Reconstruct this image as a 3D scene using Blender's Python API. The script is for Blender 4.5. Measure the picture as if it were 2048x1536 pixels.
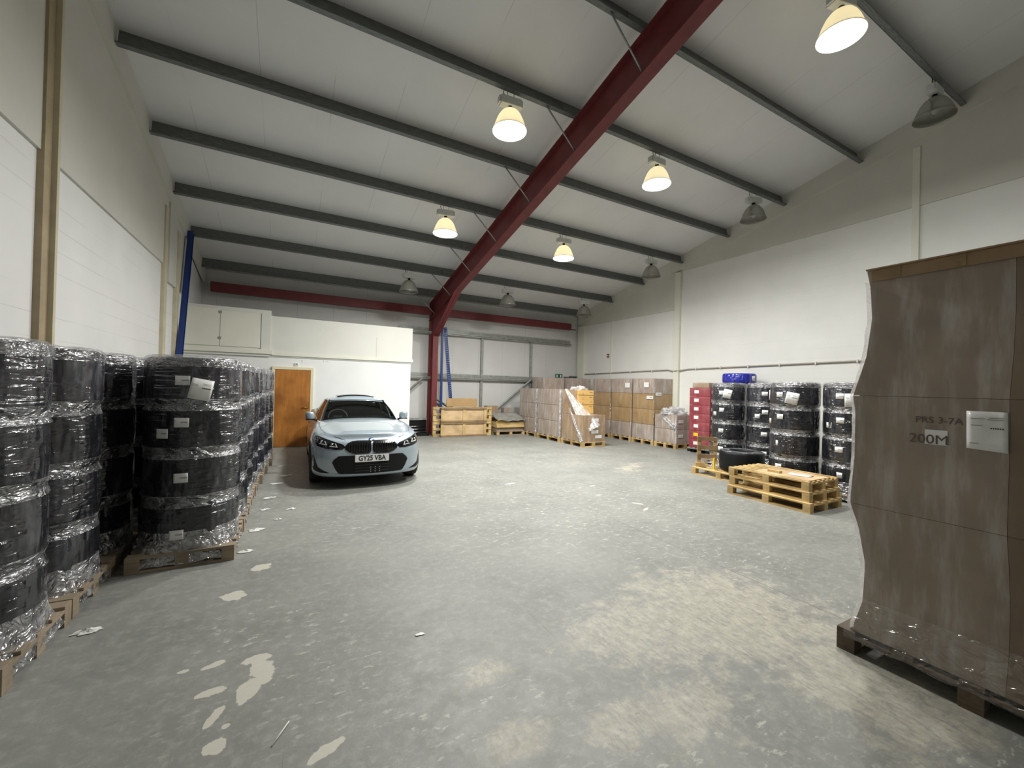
import bpy, bmesh, math, random
from mathutils import Vector, Matrix
from mathutils.bvhtree import BVHTree
from mathutils import noise as mnoise
random.seed(7)
sc = bpy.context.scene
for o in list(bpy.data.objects): bpy.data.objects.remove(o)
COL = sc.collection
R = math.radians

# ---------------------------------------------------------------- camera, exposure, world
cam_d = bpy.data.cameras.new('camera'); cam = bpy.data.objects.new('camera', cam_d); COL.objects.link(cam)
yaw, pitch, roll = R(28.526), R(0.356), R(1.461)
fw = Vector((math.sin(yaw)*math.cos(pitch), math.cos(yaw)*math.cos(pitch), math.sin(pitch)))
rt = Vector((math.cos(yaw), -math.sin(yaw), 0)); up = rt.cross(fw)
rt2 = rt*math.cos(roll)+up*math.sin(roll); up2 = rt2.cross(fw)
cam.matrix_world = Matrix(((rt2.x, up2.x, -fw.x, 0), (rt2.y, up2.y, -fw.y, 0), (rt2.z, up2.z, -fw.z, 1.7), (0, 0, 0, 1)))
cam_d.sensor_width = 36; cam_d.sensor_fit = 'HORIZONTAL'; cam_d.lens = 818.0/2048*36
cam_d.clip_start = 0.02; cam_d.clip_end = 100
sc.camera = cam
sc.view_settings.view_transform = 'Standard'; sc.view_settings.look = 'None'
sc.view_settings.gamma = 1; sc.view_settings.use_curve_mapping = False
sc.view_settings.exposure = -0.40
LAMP_W = 300.0          # watts of each lit high-bay lamp
w = bpy.data.worlds.new('world'); sc.world = w; w.use_nodes = True
w.node_tree.nodes['Background'].inputs[0].default_value = (0.6, 0.65, 0.7, 1)
w.node_tree.nodes['Background'].inputs[1].default_value = 0.02

# ---------------------------------------------------------------- node helpers
class NT:
    def __init__(s, name):
        s.m = bpy.data.materials.new(name); s.m.use_nodes = True; s.t = s.m.node_tree
        s.p = s.t.nodes['Principled BSDF']; s.out = s.t.nodes['Material Output']
    def n(s, typ, **kw):
        nd = s.t.nodes.new(typ)
        for k, v in kw.items(): setattr(nd, k, v)
        return nd
    def l(s, a, b): s.t.links.new(a, b)
    def setp(s, **kw):
        for k, v in kw.items(): s.p.inputs[k.replace('_', ' ')].default_value = v
    def math(s, op, a, b=None, c=None, clamp=False):
        nd = s.n('ShaderNodeMath', operation=op); nd.use_clamp = clamp
        for i, v in enumerate((a, b, c)):
            if v is None: continue
            if isinstance(v, (int, float)): nd.inputs[i].default_value = v
            else: s.l(v, nd.inputs[i])
        return nd.outputs[0]
    def coord(s, kind='Object', scale=(1, 1, 1), loc=(0, 0, 0)):
        if kind == 'World':
            src = s.n('ShaderNodeNewGeometry').outputs['Position']
        else:
            src = s.n('ShaderNodeTexCoord').outputs[kind]
        mp = s.n('ShaderNodeMapping'); s.l(src, mp.inputs[0])
        mp.inputs['Scale'].default_value = scale; mp.inputs['Location'].default_value = loc
        return mp.outputs[0]
    def noise(s, vec, scale, detail=3, rough=0.5, dist=0.0):
        nd = s.n('ShaderNodeTexNoise'); s.l(vec, nd.inputs['Vector'])
        nd.inputs['Scale'].default_value = scale; nd.inputs['Detail'].default_value = detail
        nd.inputs['Roughness'].default_value = rough; nd.inputs['Distortion'].default_value = dist
        return nd.outputs['Fac']
    def ramp(s, fac, stops):
        nd = s.n('ShaderNodeValToRGB'); s.l(fac, nd.inputs[0]); cr = nd.color_ramp
        while len(cr.elements) < len(stops): cr.elements.new(0.5)
        for e, (p, c) in zip(cr.elements, stops):
            e.position = p; e.color = (*c, 1) if len(c) == 3 else c
        return nd.outputs[0]
    def mix(s, fac, a, b, blend='MIX'):
        nd = s.n('ShaderNodeMix', data_type='RGBA', blend_type=blend)
        for i, v in ((0, fac), (6, a), (7, b)):
            if isinstance(v, (int, float)): nd.inputs[i].default_value = v
            elif isinstance(v, tuple): nd.inputs[i].default_value = (*v, 1)
            else: s.l(v, nd.inputs[i])
        return nd.outputs[2]
    def bump(s, h, strength, dist=0.01, to='Normal'):
        nd = s.n('ShaderNodeBump'); nd.inputs['Strength'].default_value = strength
        nd.inputs['Distance'].default_value = dist; s.l(h, nd.inputs['Height'])
        s.l(nd.outputs[0], s.p.inputs[to]); return nd
    def sstep(s, v, lo, hi):
        nd = s.n('ShaderNodeMapRange', interpolation_type='SMOOTHSTEP'); s.l(v, nd.inputs[0])
        nd.inputs[1].default_value = lo; nd.inputs[2].default_value = hi
        return nd.outputs[0]

def simple(name, col, rough=0.5, metal=0.0, coat=0.0, var=0.0, vscale=6.0, bump=0.0, bscale=40.0, spec=None, stretch=(1, 1, 1)):
    a = NT(name); a.setp(Base_Color=(*col, 1), Roughness=rough, Metallic=metal)
    if coat: a.setp(Coat_Weight=coat, Coat_Roughness=0.05)
    if spec is not None: a.p.inputs['Specular IOR Level'].default_value = spec
    v = a.coord('Object', stretch)
    if var:
        f = a.noise(v, vscale, 4, 0.6)
        a.l(a.ramp(f, [(0.3, tuple(c*(1-var) for c in col)), (0.7, tuple(min(1, c*(1+var)) for c in col))]), a.p.inputs['Base Color'])
    if bump: a.bump(a.noise(v, bscale, 3), bump)
    return a.m

MAT = {}
MAT['red_steel'] = simple('red_steel', (0.145, 0.022, 0.024), 0.55, var=0.18, vscale=5)
MAT['galv'] = simple('galvanised_steel', (0.16, 0.17, 0.165), 0.5, 0.35, var=0.3, vscale=9, stretch=(1, 6, 6))
MAT['galv_rail'] = simple('galvanised_rail', (0.33, 0.34, 0.32), 0.45, 0.4, var=0.2, vscale=9)
MAT['blue_steel'] = simple('blue_steel', (0.008, 0.03, 0.16), 0.4, var=0.2, bump=0.1)
MAT['cream_post'] = simple('cream_painted_post', (0.55, 0.50, 0.36), 0.6, var=0.1, vscale=4)
MAT['tan_post'] = simple('tan_painted_post', (0.36, 0.29, 0.18), 0.6, var=0.15, vscale=4)
MAT['white_paint'] = simple('white_paint', (0.72, 0.72, 0.66), 0.6, var=0.05, vscale=2)
MAT['cream_board'] = simple('cream_board', (0.70, 0.70, 0.60), 0.55, var=0.04, vscale=2)
MAT['frame_cream'] = simple('cream_gloss', (0.72, 0.66, 0.46), 0.35)
MAT['paper'] = simple('white_paper', (0.78, 0.78, 0.76), 0.45, coat=0.3, var=0.06, vscale=20)
MAT['ink'] = simple('black_ink', (0.02, 0.02, 0.02), 0.6)
MAT['ink_grey'] = simple('grey_ink', (0.25, 0.25, 0.25), 0.6)
MAT['ink_marker'] = simple('marker_ink', (0.11, 0.088, 0.068), 0.6)
MAT['dark'] = simple('dark_plastic', (0.007, 0.007, 0.008), 0.5, spec=0.25)
MAT['gloss_black'] = simple('gloss_black', (0.004, 0.004, 0.005), 0.12, coat=0.3)
MAT['rubber'] = simple('tyre_rubber', (0.012, 0.012, 0.012), 0.75)
MAT['alloy'] = simple('grey_alloy', (0.25, 0.26, 0.27), 0.3, 0.9)
MAT['alu'] = simple('spun_aluminium', (0.42, 0.42, 0.40), 0.35, 0.7, var=0.15, vscale=8)
MAT['lamp_box'] = simple('lamp_gear_box', (0.62, 0.64, 0.63), 0.5, var=0.06)
MAT['chrome'] = simple('chrome', (0.75, 0.76, 0.78), 0.12, 1.0)
MAT['orange'] = simple('orange_label', (0.9, 0.16, 0.01), 0.5)
MAT['yellow'] = simple('yellow_plastic', (0.85, 0.55, 0.02), 0.4)
MAT['green_sign'] = simple('green_sign', (0.01, 0.10, 0.06), 0.4)
MAT['red_sign'] = simple('dark_red_sign', (0.16, 0.02, 0.015), 0.5)
MAT['brown_trim'] = simple('dull_conduit', (0.36, 0.34, 0.28), 0.6, var=0.15)
MAT['brass'] = simple('brass_handle', (0.45, 0.25, 0.06), 0.35, 0.8)
MAT['blue_badge'] = simple('badge_blue', (0.02, 0.12, 0.45), 0.3)
MAT['interior'] = simple('car_interior', (0.02, 0.02, 0.021), 0.7)
MAT['carpet_grey'] = simple('grey_sheet', (0.25, 0.24, 0.21), 0.5, coat=0.3, var=0.25, vscale=4, bump=0.3, bscale=6)

a = NT('blue_slotted_steel'); sp = a.n('ShaderNodeSeparateXYZ'); a.l(a.coord('Object'), sp.inputs[0])
fz_ = a.math('ABSOLUTE', a.math('SUBTRACT', a.math('FRACT', a.math('DIVIDE', sp.outputs[2], 0.075)), 0.5))
fx_ = a.math('ABSOLUTE', a.math('SUBTRACT', a.math('ABSOLUTE', sp.outputs[0]), 0.022))
slot = a.math('MULTIPLY', a.math('LESS_THAN', fz_, 0.16), a.math('LESS_THAN', fx_, 0.008))
a.l(a.mix(slot, (0.008, 0.03, 0.16), (0.35, 0.36, 0.36)), a.p.inputs['Base Color']); a.setp(Roughness=0.4); MAT['blue_slotted'] = a.m
# car paint
a = NT('car_paint'); a.setp(Base_Color=(0.36, 0.43, 0.48, 1), Roughness=0.32, Metallic=0.25, Coat_Weight=1.0, Coat_Roughness=0.03); MAT['paint'] = a.m
# wood
def wood(name, c1, c2, axis=(1, 12, 12), rough=0.7):
    a = NT(name); v = a.coord('Object', axis); f = a.noise(v, 3, 5, 0.6, 0.4)
    v2 = a.coord('World', (1, 1, 1)); g = a.noise(v2, 2.2, 2)
    c = a.ramp(f, [(0.25, c1), (0.75, c2)])
    c = a.mix(a.sstep(g, 0.35, 0.75), c, tuple(x*0.72 for x in c1))
    a.l(c, a.p.inputs['Base Color']); a.setp(Roughness=rough); a.bump(f, 0.25, 0.004)
    return a.m
MAT['pine'] = wood('pine_wood', (0.50, 0.34, 0.13), (0.72, 0.53, 0.26))
MAT['pine_block'] = wood('pine_block', (0.42, 0.28, 0.11), (0.60, 0.43, 0.20), (6, 6, 2))
MAT['old_wood'] = wood('old_grey_wood', (0.24, 0.19, 0.13), (0.38, 0.30, 0.21))
MAT['shadow_wood'] = wood('shade_darkened_wood', (0.075, 0.055, 0.035), (0.14, 0.10, 0.065))  # shade on the tall load's pallet, put into the wood colour
MAT['ply'] = wood('plywood', (0.55, 0.38, 0.20), (0.70, 0.52, 0.31), (1, 3, 8))
MAT['brown_board'] = wood('dark_board_edge', (0.22, 0.14, 0.07), (0.36, 0.25, 0.13))
MAT['door_wood'] = wood('door_veneer', (0.34, 0.125, 0.022), (0.52, 0.215, 0.045), (9, 9, 0.8), 0.4)
# cardboard, several shades, wrapped and plain
def card(name, c, coat=0.0, haze=0.0):
    a = NT(name); v = a.coord('World'); f = a.noise(v, 3.0, 4, 0.6); vv = a.coord('World', (7, 7, 1.2))
    g = a.noise(vv, 1.6, 4, 0.65)
    colr = a.ramp(f, [(0.3, tuple(x*0.86 for x in c)), (0.7, tuple(x*1.1 for x in c))])
    if haze:
        colr = a.mix(a.math('MULTIPLY', a.sstep(g, 0.42, 0.75), haze), colr, (0.62, 0.60, 0.58))
        a.setp(Coat_Weight=coat, Coat_Roughness=0.12)
        nd = a.n('ShaderNodeBump'); nd.inputs['Strength'].default_value = 0.55; nd.inputs['Distance'].default_value = 0.02
        a.l(a.noise(a.coord('World', (3, 3, 9)), 4.0, 4, 0.6, 0.8), nd.inputs['Height']); a.l(nd.outputs[0], a.p.inputs['Coat Normal'])
    a.l(colr, a.p.inputs['Base Color']); a.setp(Roughness=0.7)
    a.bump(f, 0.2, 0.01)
    return a.m
MAT['card'] = card('cardboard', (0.42, 0.27, 0.12))
MAT['card_yellow'] = card('yellow_cardboard', (0.66, 0.42, 0.14))
MAT['card_brown'] = card('wrapped_brown_cardboard', (0.33, 0.22, 0.125), 0.8, 0.35)
MAT['card_tan'] = card('wrapped_tan_cardboard', (0.36, 0.23, 0.10), 0.7, 0.2)
MAT['card_grey'] = card('hazed_cardboard', (0.36, 0.285, 0.235), 0.9, 0.55)
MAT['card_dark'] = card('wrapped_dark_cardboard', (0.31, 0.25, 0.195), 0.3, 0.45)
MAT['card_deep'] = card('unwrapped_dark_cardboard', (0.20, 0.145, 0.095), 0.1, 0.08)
MAT['card_top'] = card('taped_cardboard', (0.30, 0.19, 0.095), 0.5, 0.1)
MAT['red_crate'] = card('wrapped_red_plastic', (0.26, 0.018, 0.03), 0.8, 0.12)

# black coil under stretch film
def coilmat(name, c, hz=0.5):
    a = NT(name)
    v = a.coord('World', (1.6, 1.6, 0.5)); f = a.noise(v, 6.5, 5, 0.62, 0.4)
    haze = a.math('MULTIPLY', a.sstep(f, 0.50, 0.74), hz)
    a.l(a.mix(haze, c, (0.15, 0.15, 0.175)), a.p.inputs['Base Color'])
    a.setp(Roughness=0.6, Coat_Weight=1.0, Coat_Roughness=0.17, Coat_IOR=1.65)
    a.p.inputs['Specular IOR Level'].default_value = 0.1
    h1 = a.noise(a.coord('World', (3.5, 3.5, 24)), 1.0, 1.5, 0.5, 1.0)
    h2 = a.noise(a.coord('World', (16, 16, 1.0)), 1.0, 1, 0.5)
    gate = a.sstep(a.noise(a.coord('World', (5, 5, 3)), 1.0, 2, 0.6), 0.35, 0.62)
    h = a.math('ADD', a.math('MULTIPLY', h1, gate), a.math('MULTIPLY', h2, 0.42))
    nd = a.n('ShaderNodeBump'); nd.inputs['Strength'].default_value = 1.0; nd.inputs['Distance'].default_value = 0.032
    a.l(h, nd.inputs['Height']); a.l(nd.outputs[0], a.p.inputs['Coat Normal'])
    return a.m
MAT['coil'] = coilmat('film_wrapped_black_coil', (0.010, 0.011, 0.015), 0.35)
MAT['coil_top'] = coilmat('film_hazed_black_coil', (0.022, 0.022, 0.028), 0.75)
MAT['coil_blue'] = coilmat('film_wrapped_blue_coil', (0.012, 0.02, 0.32), 0.15)
MAT['coil_bare'] = simple('bare_black_coil', (0.006, 0.007, 0.009), 0.5, spec=0.25, bump=0.2, bscale=30)

# clear stretch film
def film(name, haze=0.25, gl=0.35, scale=(6, 6, 14), tint=(0.85, 0.86, 0.9), base=0.0):
    a = NT(name); a.t.nodes.remove(a.p)
    v = a.coord('World', scale); h = a.noise(v, 1.6, 2, 0.55, 1.2)
    nd = a.n('ShaderNodeBump'); nd.inputs['Strength'].default_value = 1.0; nd.inputs['Distance'].default_value = 0.05; a.l(h, nd.inputs['Height'])
    g = a.n('ShaderNodeBsdfGlossy'); g.inputs['Roughness'].default_value = 0.22; a.l(nd.outputs[0], g.inputs['Normal'])
    d = a.n('ShaderNodeBsdfDiffuse'); d.inputs[0].default_value = (*tint, 1); a.l(nd.outputs[0], d.inputs['Normal'])
    tr = a.n('ShaderNodeBsdfTranslucent'); tr.inputs[0].default_value = (*tint, 1)
    dd = a.n('ShaderNodeMixShader'); dd.inputs[0].default_value = 0.4; a.l(d.outputs[0], dd.inputs[1]); a.l(tr.outputs[0], dd.inputs[2])
    tp = a.n('ShaderNodeBsdfTransparent')
    fh = a.math('MULTIPLY', a.sstep(a.noise(a.coord('World', (4, 4, 5)), 2.0, 4, 0.65), 0.35, 0.75), haze*2)
    fh = a.math('ADD', fh, base, clamp=True)
    m1 = a.n('ShaderNodeMixShader'); a.l(fh, m1.inputs[0]); a.l(tp.outputs[0], m1.inputs[1]); a.l(dd.outputs[0], m1.inputs[2])
    m2 = a.n('ShaderNodeMixShader'); m2.inputs[0].default_value = gl; a.l(m1.outputs[0], m2.inputs[1]); a.l(g.outputs[0], m2.inputs[2])
    a.l(m2.outputs[0], a.out.inputs['Surface'])
    return a.m
MAT['film'] = film('clear_stretch_film', 0.22, 0.22)
MAT['film_skirt'] = film('skirt_stretch_film', 0.42, 0.30, (8, 8, 10))
MAT['film_dull'] = film('dull_stretch_film', 0.10, 0.10, (5, 5, 9), (0.5, 0.47, 0.42))
MAT['film_white'] = film('bunched_stretch_film', 0.30, 0.30, (12, 12, 12), (0.92, 0.92, 0.94), 0.45)
MAT['scrap'] = simple('white_film_scrap', (0.70, 0.70, 0.67), 0.4, coat=0.3)
# glass
def glass(name, tint, gl):
    a = NT(name); a.t.nodes.remove(a.p)
    g = a.n('ShaderNodeBsdfGlossy'); g.inputs['Roughness'].default_value = 0.02
    tp = a.n('ShaderNodeBsdfTransparent'); tp.inputs[0].default_value = (*tint, 1)
    fr = a.n('ShaderNodeFresnel'); fr.inputs[0].default_value = 1.5
    m = a.n('ShaderNodeMixShader'); a.l(a.math('MAXIMUM', fr.outputs[0], gl), m.inputs[0]); a.l(tp.outputs[0], m.inputs[1]); a.l(g.outputs[0], m.inputs[2])
    a.l(m.outputs[0], a.out.inputs['Surface']); return a.m
MAT['glass'] = glass('tinted_car_glass', (0.42, 0.46, 0.44), 0.06)
MAT['lens_clear'] = glass('clear_lens', (0.85, 0.87, 0.9), 0.08)
MAT['lamp_glass'] = glass('lamp_cover_glass', (0.8, 0.82, 0.8), 0.15)
# lamp bell: translucent spun reflector
a = NT('lamp_bell'); a.t.nodes.remove(a.p)
g = a.n('ShaderNodeBsdfGlossy'); g.inputs['Roughness'].default_value = 0.3; g.inputs[0].default_value = (0.7, 0.7, 0.66, 1)
d = a.n('ShaderNodeBsdfDiffuse'); d.inputs[0].default_value = (0.22, 0.22, 0.20, 1)
t = a.n('ShaderNodeBsdfTranslucent'); t.inputs[0].default_value = (0.8, 0.70, 0.45, 1)
m1 = a.n('ShaderNodeMixShader'); m1.inputs[0].default_value = 0.42; a.l(d.outputs[0], m1.inputs[1]); a.l(g.outputs[0], m1.inputs[2])
m2 = a.n('ShaderNodeMixShader'); m2.inputs[0].default_value = 0.10; a.l(m1.outputs[0], m2.inputs[1]); a.l(t.outputs[0], m2.inputs[2])
a.l(m2.outputs[0], a.out.inputs['Surface']); MAT['bell'] = a.m
def emis(name, col, st):
    a = NT(name); a.setp(Base_Color=(0, 0, 0, 1)); a.p.inputs['Emission Color'].default_value = (*col, 1); a.p.inputs['Emission Strength'].default_value = st; return a.m
MAT['lit_lens'] = emis('lit_lamp_glass', (1.0, 0.98, 0.92), 14.0)
MAT['lit_strip'] = MAT['chrome']

# ---- room surfaces
def wallmat(name, col, course=0.235, z0=0.07, zmax=99, amt=0.35, vert=0.0):
    a = NT(name); pos = a.n('ShaderNodeNewGeometry').outputs['Position']; sep = a.n('ShaderNodeSeparateXYZ'); a.l(pos, sep.inputs[0])
    z = sep.outputs[2]
    fr = a.math('FRACT', a.math('DIVIDE', a.math('ADD', z, -z0), course))
    line = a.math('LESS_THAN', a.math('ABSOLUTE', a.math('SUBTRACT', fr, 0.5)), 0.018)
    gate = a.noise(a.coord('World', (0.35, 0.35, 1.2)), 1.4, 2)
    line = a.math('MULTIPLY', a.math('MULTIPLY', line, a.math('LESS_THAN', z, zmax)), a.sstep(gate, 0.38, 0.6))
    n = a.noise(a.coord('World'), 1.1, 4, 0.6)
    c = a.ramp(n, [(0.3, tuple(x*0.95 for x in col)), (0.7, tuple(min(1, x*1.03) for x in col))])
    c = a.mix(a.math('MULTIPLY', line, amt), c, tuple(x*0.45 for x in col))
    if vert:
        fx = a.math('FRACT', a.math('DIVIDE', a.math('ADD', sep.outputs[0], 0.35), vert))
        vl = a.math('LESS_THAN', a.math('ABSOLUTE', a.math('SUBTRACT', fx, 0.5)), 0.006)
        c = a.mix(a.math('MULTIPLY', vl, 0.35), c, tuple(x*0.5 for x in col))
    a.l(c, a.p.inputs['Base Color']); a.setp(Roughness=0.6)
    a.bump(a.noise(a.coord('World'), 40, 2), 0.08, 0.005)
    return a.m
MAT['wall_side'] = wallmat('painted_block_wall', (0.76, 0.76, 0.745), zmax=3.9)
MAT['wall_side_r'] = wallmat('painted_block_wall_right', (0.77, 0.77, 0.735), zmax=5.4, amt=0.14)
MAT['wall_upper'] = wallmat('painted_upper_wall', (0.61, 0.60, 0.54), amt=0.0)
MAT['wall_back'] = wallmat('lined_back_wall', (0.60, 0.60, 0.58), amt=0.0, vert=1.0)
MAT['office_low'] = wallmat('office_wall_white', (0.76, 0.77, 0.75), amt=0.0)
MAT['office_top'] = wallmat('office_wall_cream', (0.66, 0.66, 0.60), amt=0.0)
# ceiling liner
a = NT('ceiling_liner'); pos = a.n('ShaderNodeNewGeometry').outputs['Position']; sep = a.n('ShaderNodeSeparateXYZ'); a.l(pos, sep.inputs[0])
fx = a.math('FRACT', a.math('DIVIDE', sep.outputs[0], 1.0)); vl = a.math('LESS_THAN', a.math('ABSOLUTE', a.math('SUBTRACT', fx, 0.5)), 0.006)
n = a.noise(a.coord('World'), 0.8, 4, 0.6); gate = a.noise(a.coord('World', (1, 1, 1)), 0.9, 2)
c = a.ramp(n, [(0.3, (0.69, 0.69, 0.685)), (0.7, (0.75, 0.75, 0.745))])
c = a.mix(a.math('MULTIPLY', a.math('MULTIPLY', vl, 0.35), a.sstep(gate, 0.4, 0.6)), c, (0.3, 0.3, 0.28))
a.l(c, a.p.inputs['Base Color']); a.setp(Roughness=0.5); MAT['ceiling'] = a.m

# floor: worn grey floor paint, bare beige patches, joint, scuffs
a = NT('worn_painted_concrete'); W = a.coord('World')
sep = a.n('ShaderNodeSeparateXYZ'); a.l(W, sep.inputs[0]); X, Y = sep.outputs[0], sep.outputs[1]
base = a.ramp(a.noise(W, 1.3, 5, 0.6), [(0.25, (0.172, 0.177, 0.162)), (0.5, (0.218, 0.222, 0.204)), (0.8, (0.27, 0.272, 0.243))])
base = a.mix(a.math('MULTIPLY', a.sstep(a.noise(W, 14, 7, 0.78), 0.45, 0.68), 0.45), base, (0.37, 0.375, 0.35))
base = a.mix(a.math('MULTIPLY', a.sstep(a.noise(a.coord('World', (1, 1, 1), (9, 3, 0)), 6, 8, 0.75), 0.54, 0.68), 0.35), base, (0.15, 0.155, 0.145))
def blob(cx, cy, rx, ry, rot=0.0, soft=0.6, amp=0.55, scale=2.6):
    ca, sa = math.cos(rot), math.sin(rot)
    dx = a.math('SUBTRACT', X, cx); dy = a.math('SUBTRACT', Y, cy)
    u = a.math('DIVIDE', a.math('ADD', a.math('MULTIPLY', dx, ca), a.math('MULTIPLY', dy, sa)), rx)
    v = a.math('DIVIDE', a.math('SUBTRACT', a.math('MULTIPLY', dy, ca), a.math('MULTIPLY', dx, sa)), ry)
    d = a.math('SQRT', a.math('ADD', a.math('MULTIPLY', u, u), a.math('MULTIPLY', v, v)))
    return a.math('SUBTRACT', 1.0, d)
def maxof(lst):
    r = lst[0]
    for x in lst[1:]: r = a.math('MAXIMUM', r, x)
    return r
wear_n = a.noise(a.coord('World', (1.0, 1.3, 1)), 3.4, 12, 0.78, 0.2)
big = maxof([blob(2.95, 1.95, 1.15, 0.95, 0.0), blob(2.2, 2.15, 0.75, 0.5), blob(1.9, 1.45, 0.35, 0.32), blob(3.0, 1.1, 0.6, 0.7), blob(1.05, 2.2, 0.22, 0.16),
             a.math('MULTIPLY', blob(6.6, 6.6, 1.0, 0.3, 0.5), 0.6),  blob(1.5, 1.55, 0.3, 0.2), blob(1.0, 1.7, 0.25, 0.14)])
str_n = a.noise(a.coord('World', (5.0, 1.6, 1)), 5.0, 10, 0.8, 0.6)
gr_n = a.noise(W, 34, 4, 0.75)
m_big = a.math('MULTIPLY', a.sstep(a.math('ADD', a.math('MULTIPLY', big, 0.34), wear_n), 0.53, 0.70), a.math('ADD', a.math('MULTIPLY', a.sstep(str_n, 0.34, 0.58), 0.75), a.math('MULTIPLY', a.sstep(gr_n, 0.35, 0.65), 0.35)), clamp=True)
fine = a.noise(a.coord('World', (1.0, 2.2, 1)), 9.0, 7, 0.72)
gen_n = a.noise(W, 0.55, 2); m_fine = a.math('MULTIPLY', a.sstep(fine, 0.565, 0.64), a.math('MAXIMUM', a.sstep(gen_n, 0.42, 0.62), a.sstep(blob(3.9, 4.6, 2.6, 2.0), 0.0, 0.5)))
c = a.mix(a.math('MULTIPLY', m_fine, 0.8), base, (0.50, 0.49, 0.42))
beige = a.ramp(a.noise(W, 11, 5, 0.7), [(0.3, (0.33, 0.31, 0.25)), (0.7, (0.53, 0.50, 0.405))])
c = a.mix(a.math('MULTIPLY', m_big, 0.9), c, beige)
# small pale paint losses on the left, each with its own outline
edge = a.noise(W, 14, 4, 0.6)
spots = maxof([blob(-0.186, 4.338, 0.10, 0.075, 0.3), blob(-0.345, 3.855, 0.10, 0.09, -0.5), blob(-0.13, 2.93, 0.09, 0.05), blob(-0.10, 2.80, 0.07, 0.15, 0.2), blob(-0.155, 2.66, 0.06, 0.12, -0.2),
               blob(-0.29, 2.52, 0.03, 0.10, -0.5), blob(-0.26, 2.30, 0.055, 0.055), blob(-0.36, 2.97, 0.08, 0.03, 0.3), blob(-0.5, 2.98, 0.04, 0.02), blob(-0.34, 2.72, 0.09, 0.04),
               blob(-0.23, 2.42, 0.02, 0.02), blob(0.2, 2.06, 0.1, 0.04, 0.4), blob(4.62, 4.45, 0.04, 0.11, 0.6), blob(4.7, 5.6, 0.07, 0.03), blob(3.45, 6.3, 0.14, 0.04, 0.2), blob(4.5, 4.2, 0.10, 0.03, 0.5)])
m_sp = a.sstep(a.math('ADD', spots, a.math('MULTIPLY', a.math('SUBTRACT', edge, 0.5), 1.3)), 0.12, 0.22)
c = a.mix(a.math('MULTIPLY', m_sp, 0.85), c, (0.56, 0.54, 0.46))
# joint between slabs
jd = a.math('ABSOLUTE', a.math('SUBTRACT', X, a.math('ADD', a.math('MULTIPLY', Y, 0.012), 3.715)))
m_j = a.math('MULTIPLY', a.math('LESS_THAN', jd, 0.0045), a.sstep(a.noise(W, 3, 2), 0.25, 0.45))
c = a.mix(a.math('MULTIPLY', m_j, 0.7), c, (0.10, 0.10, 0.09))
# thin dark scuffs
def scuffs(rot, sc1, thr):
    mp = a.n('ShaderNodeMapping'); a.l(W, mp.inputs[0]); mp.inputs['Rotation'].default_value = (0, 0, rot); mp.inputs['Scale'].default_value = sc1
    return a.sstep(a.noise(mp.outputs[0], 1.0, 4, 0.6, 0.9), thr-0.02, thr+0.03)
sm = a.math('MAXIMUM', scuffs(0.35, (26, 1.5, 1), 0.70), scuffs(-0.9, (22, 1.8, 1), 0.72))
sm = a.math('MAXIMUM', sm, a.math('GREATER_THAN', a.noise(W, 30, 2), 0.77))
c = a.mix(a.math('MULTIPLY', sm, 0.38), c, (0.12, 0.115, 0.10))
a.l(c, a.p.inputs['Base Color'])
a.l(a.ramp(wear_n, [(0.35, (0.42,)*3), (0.7, (0.62,)*3)]), a.p.inputs['Roughness'])
a.bump(a.noise(W, 22, 5, 0.6), 0.12, 0.01); MAT['floor'] = a.m

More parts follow.
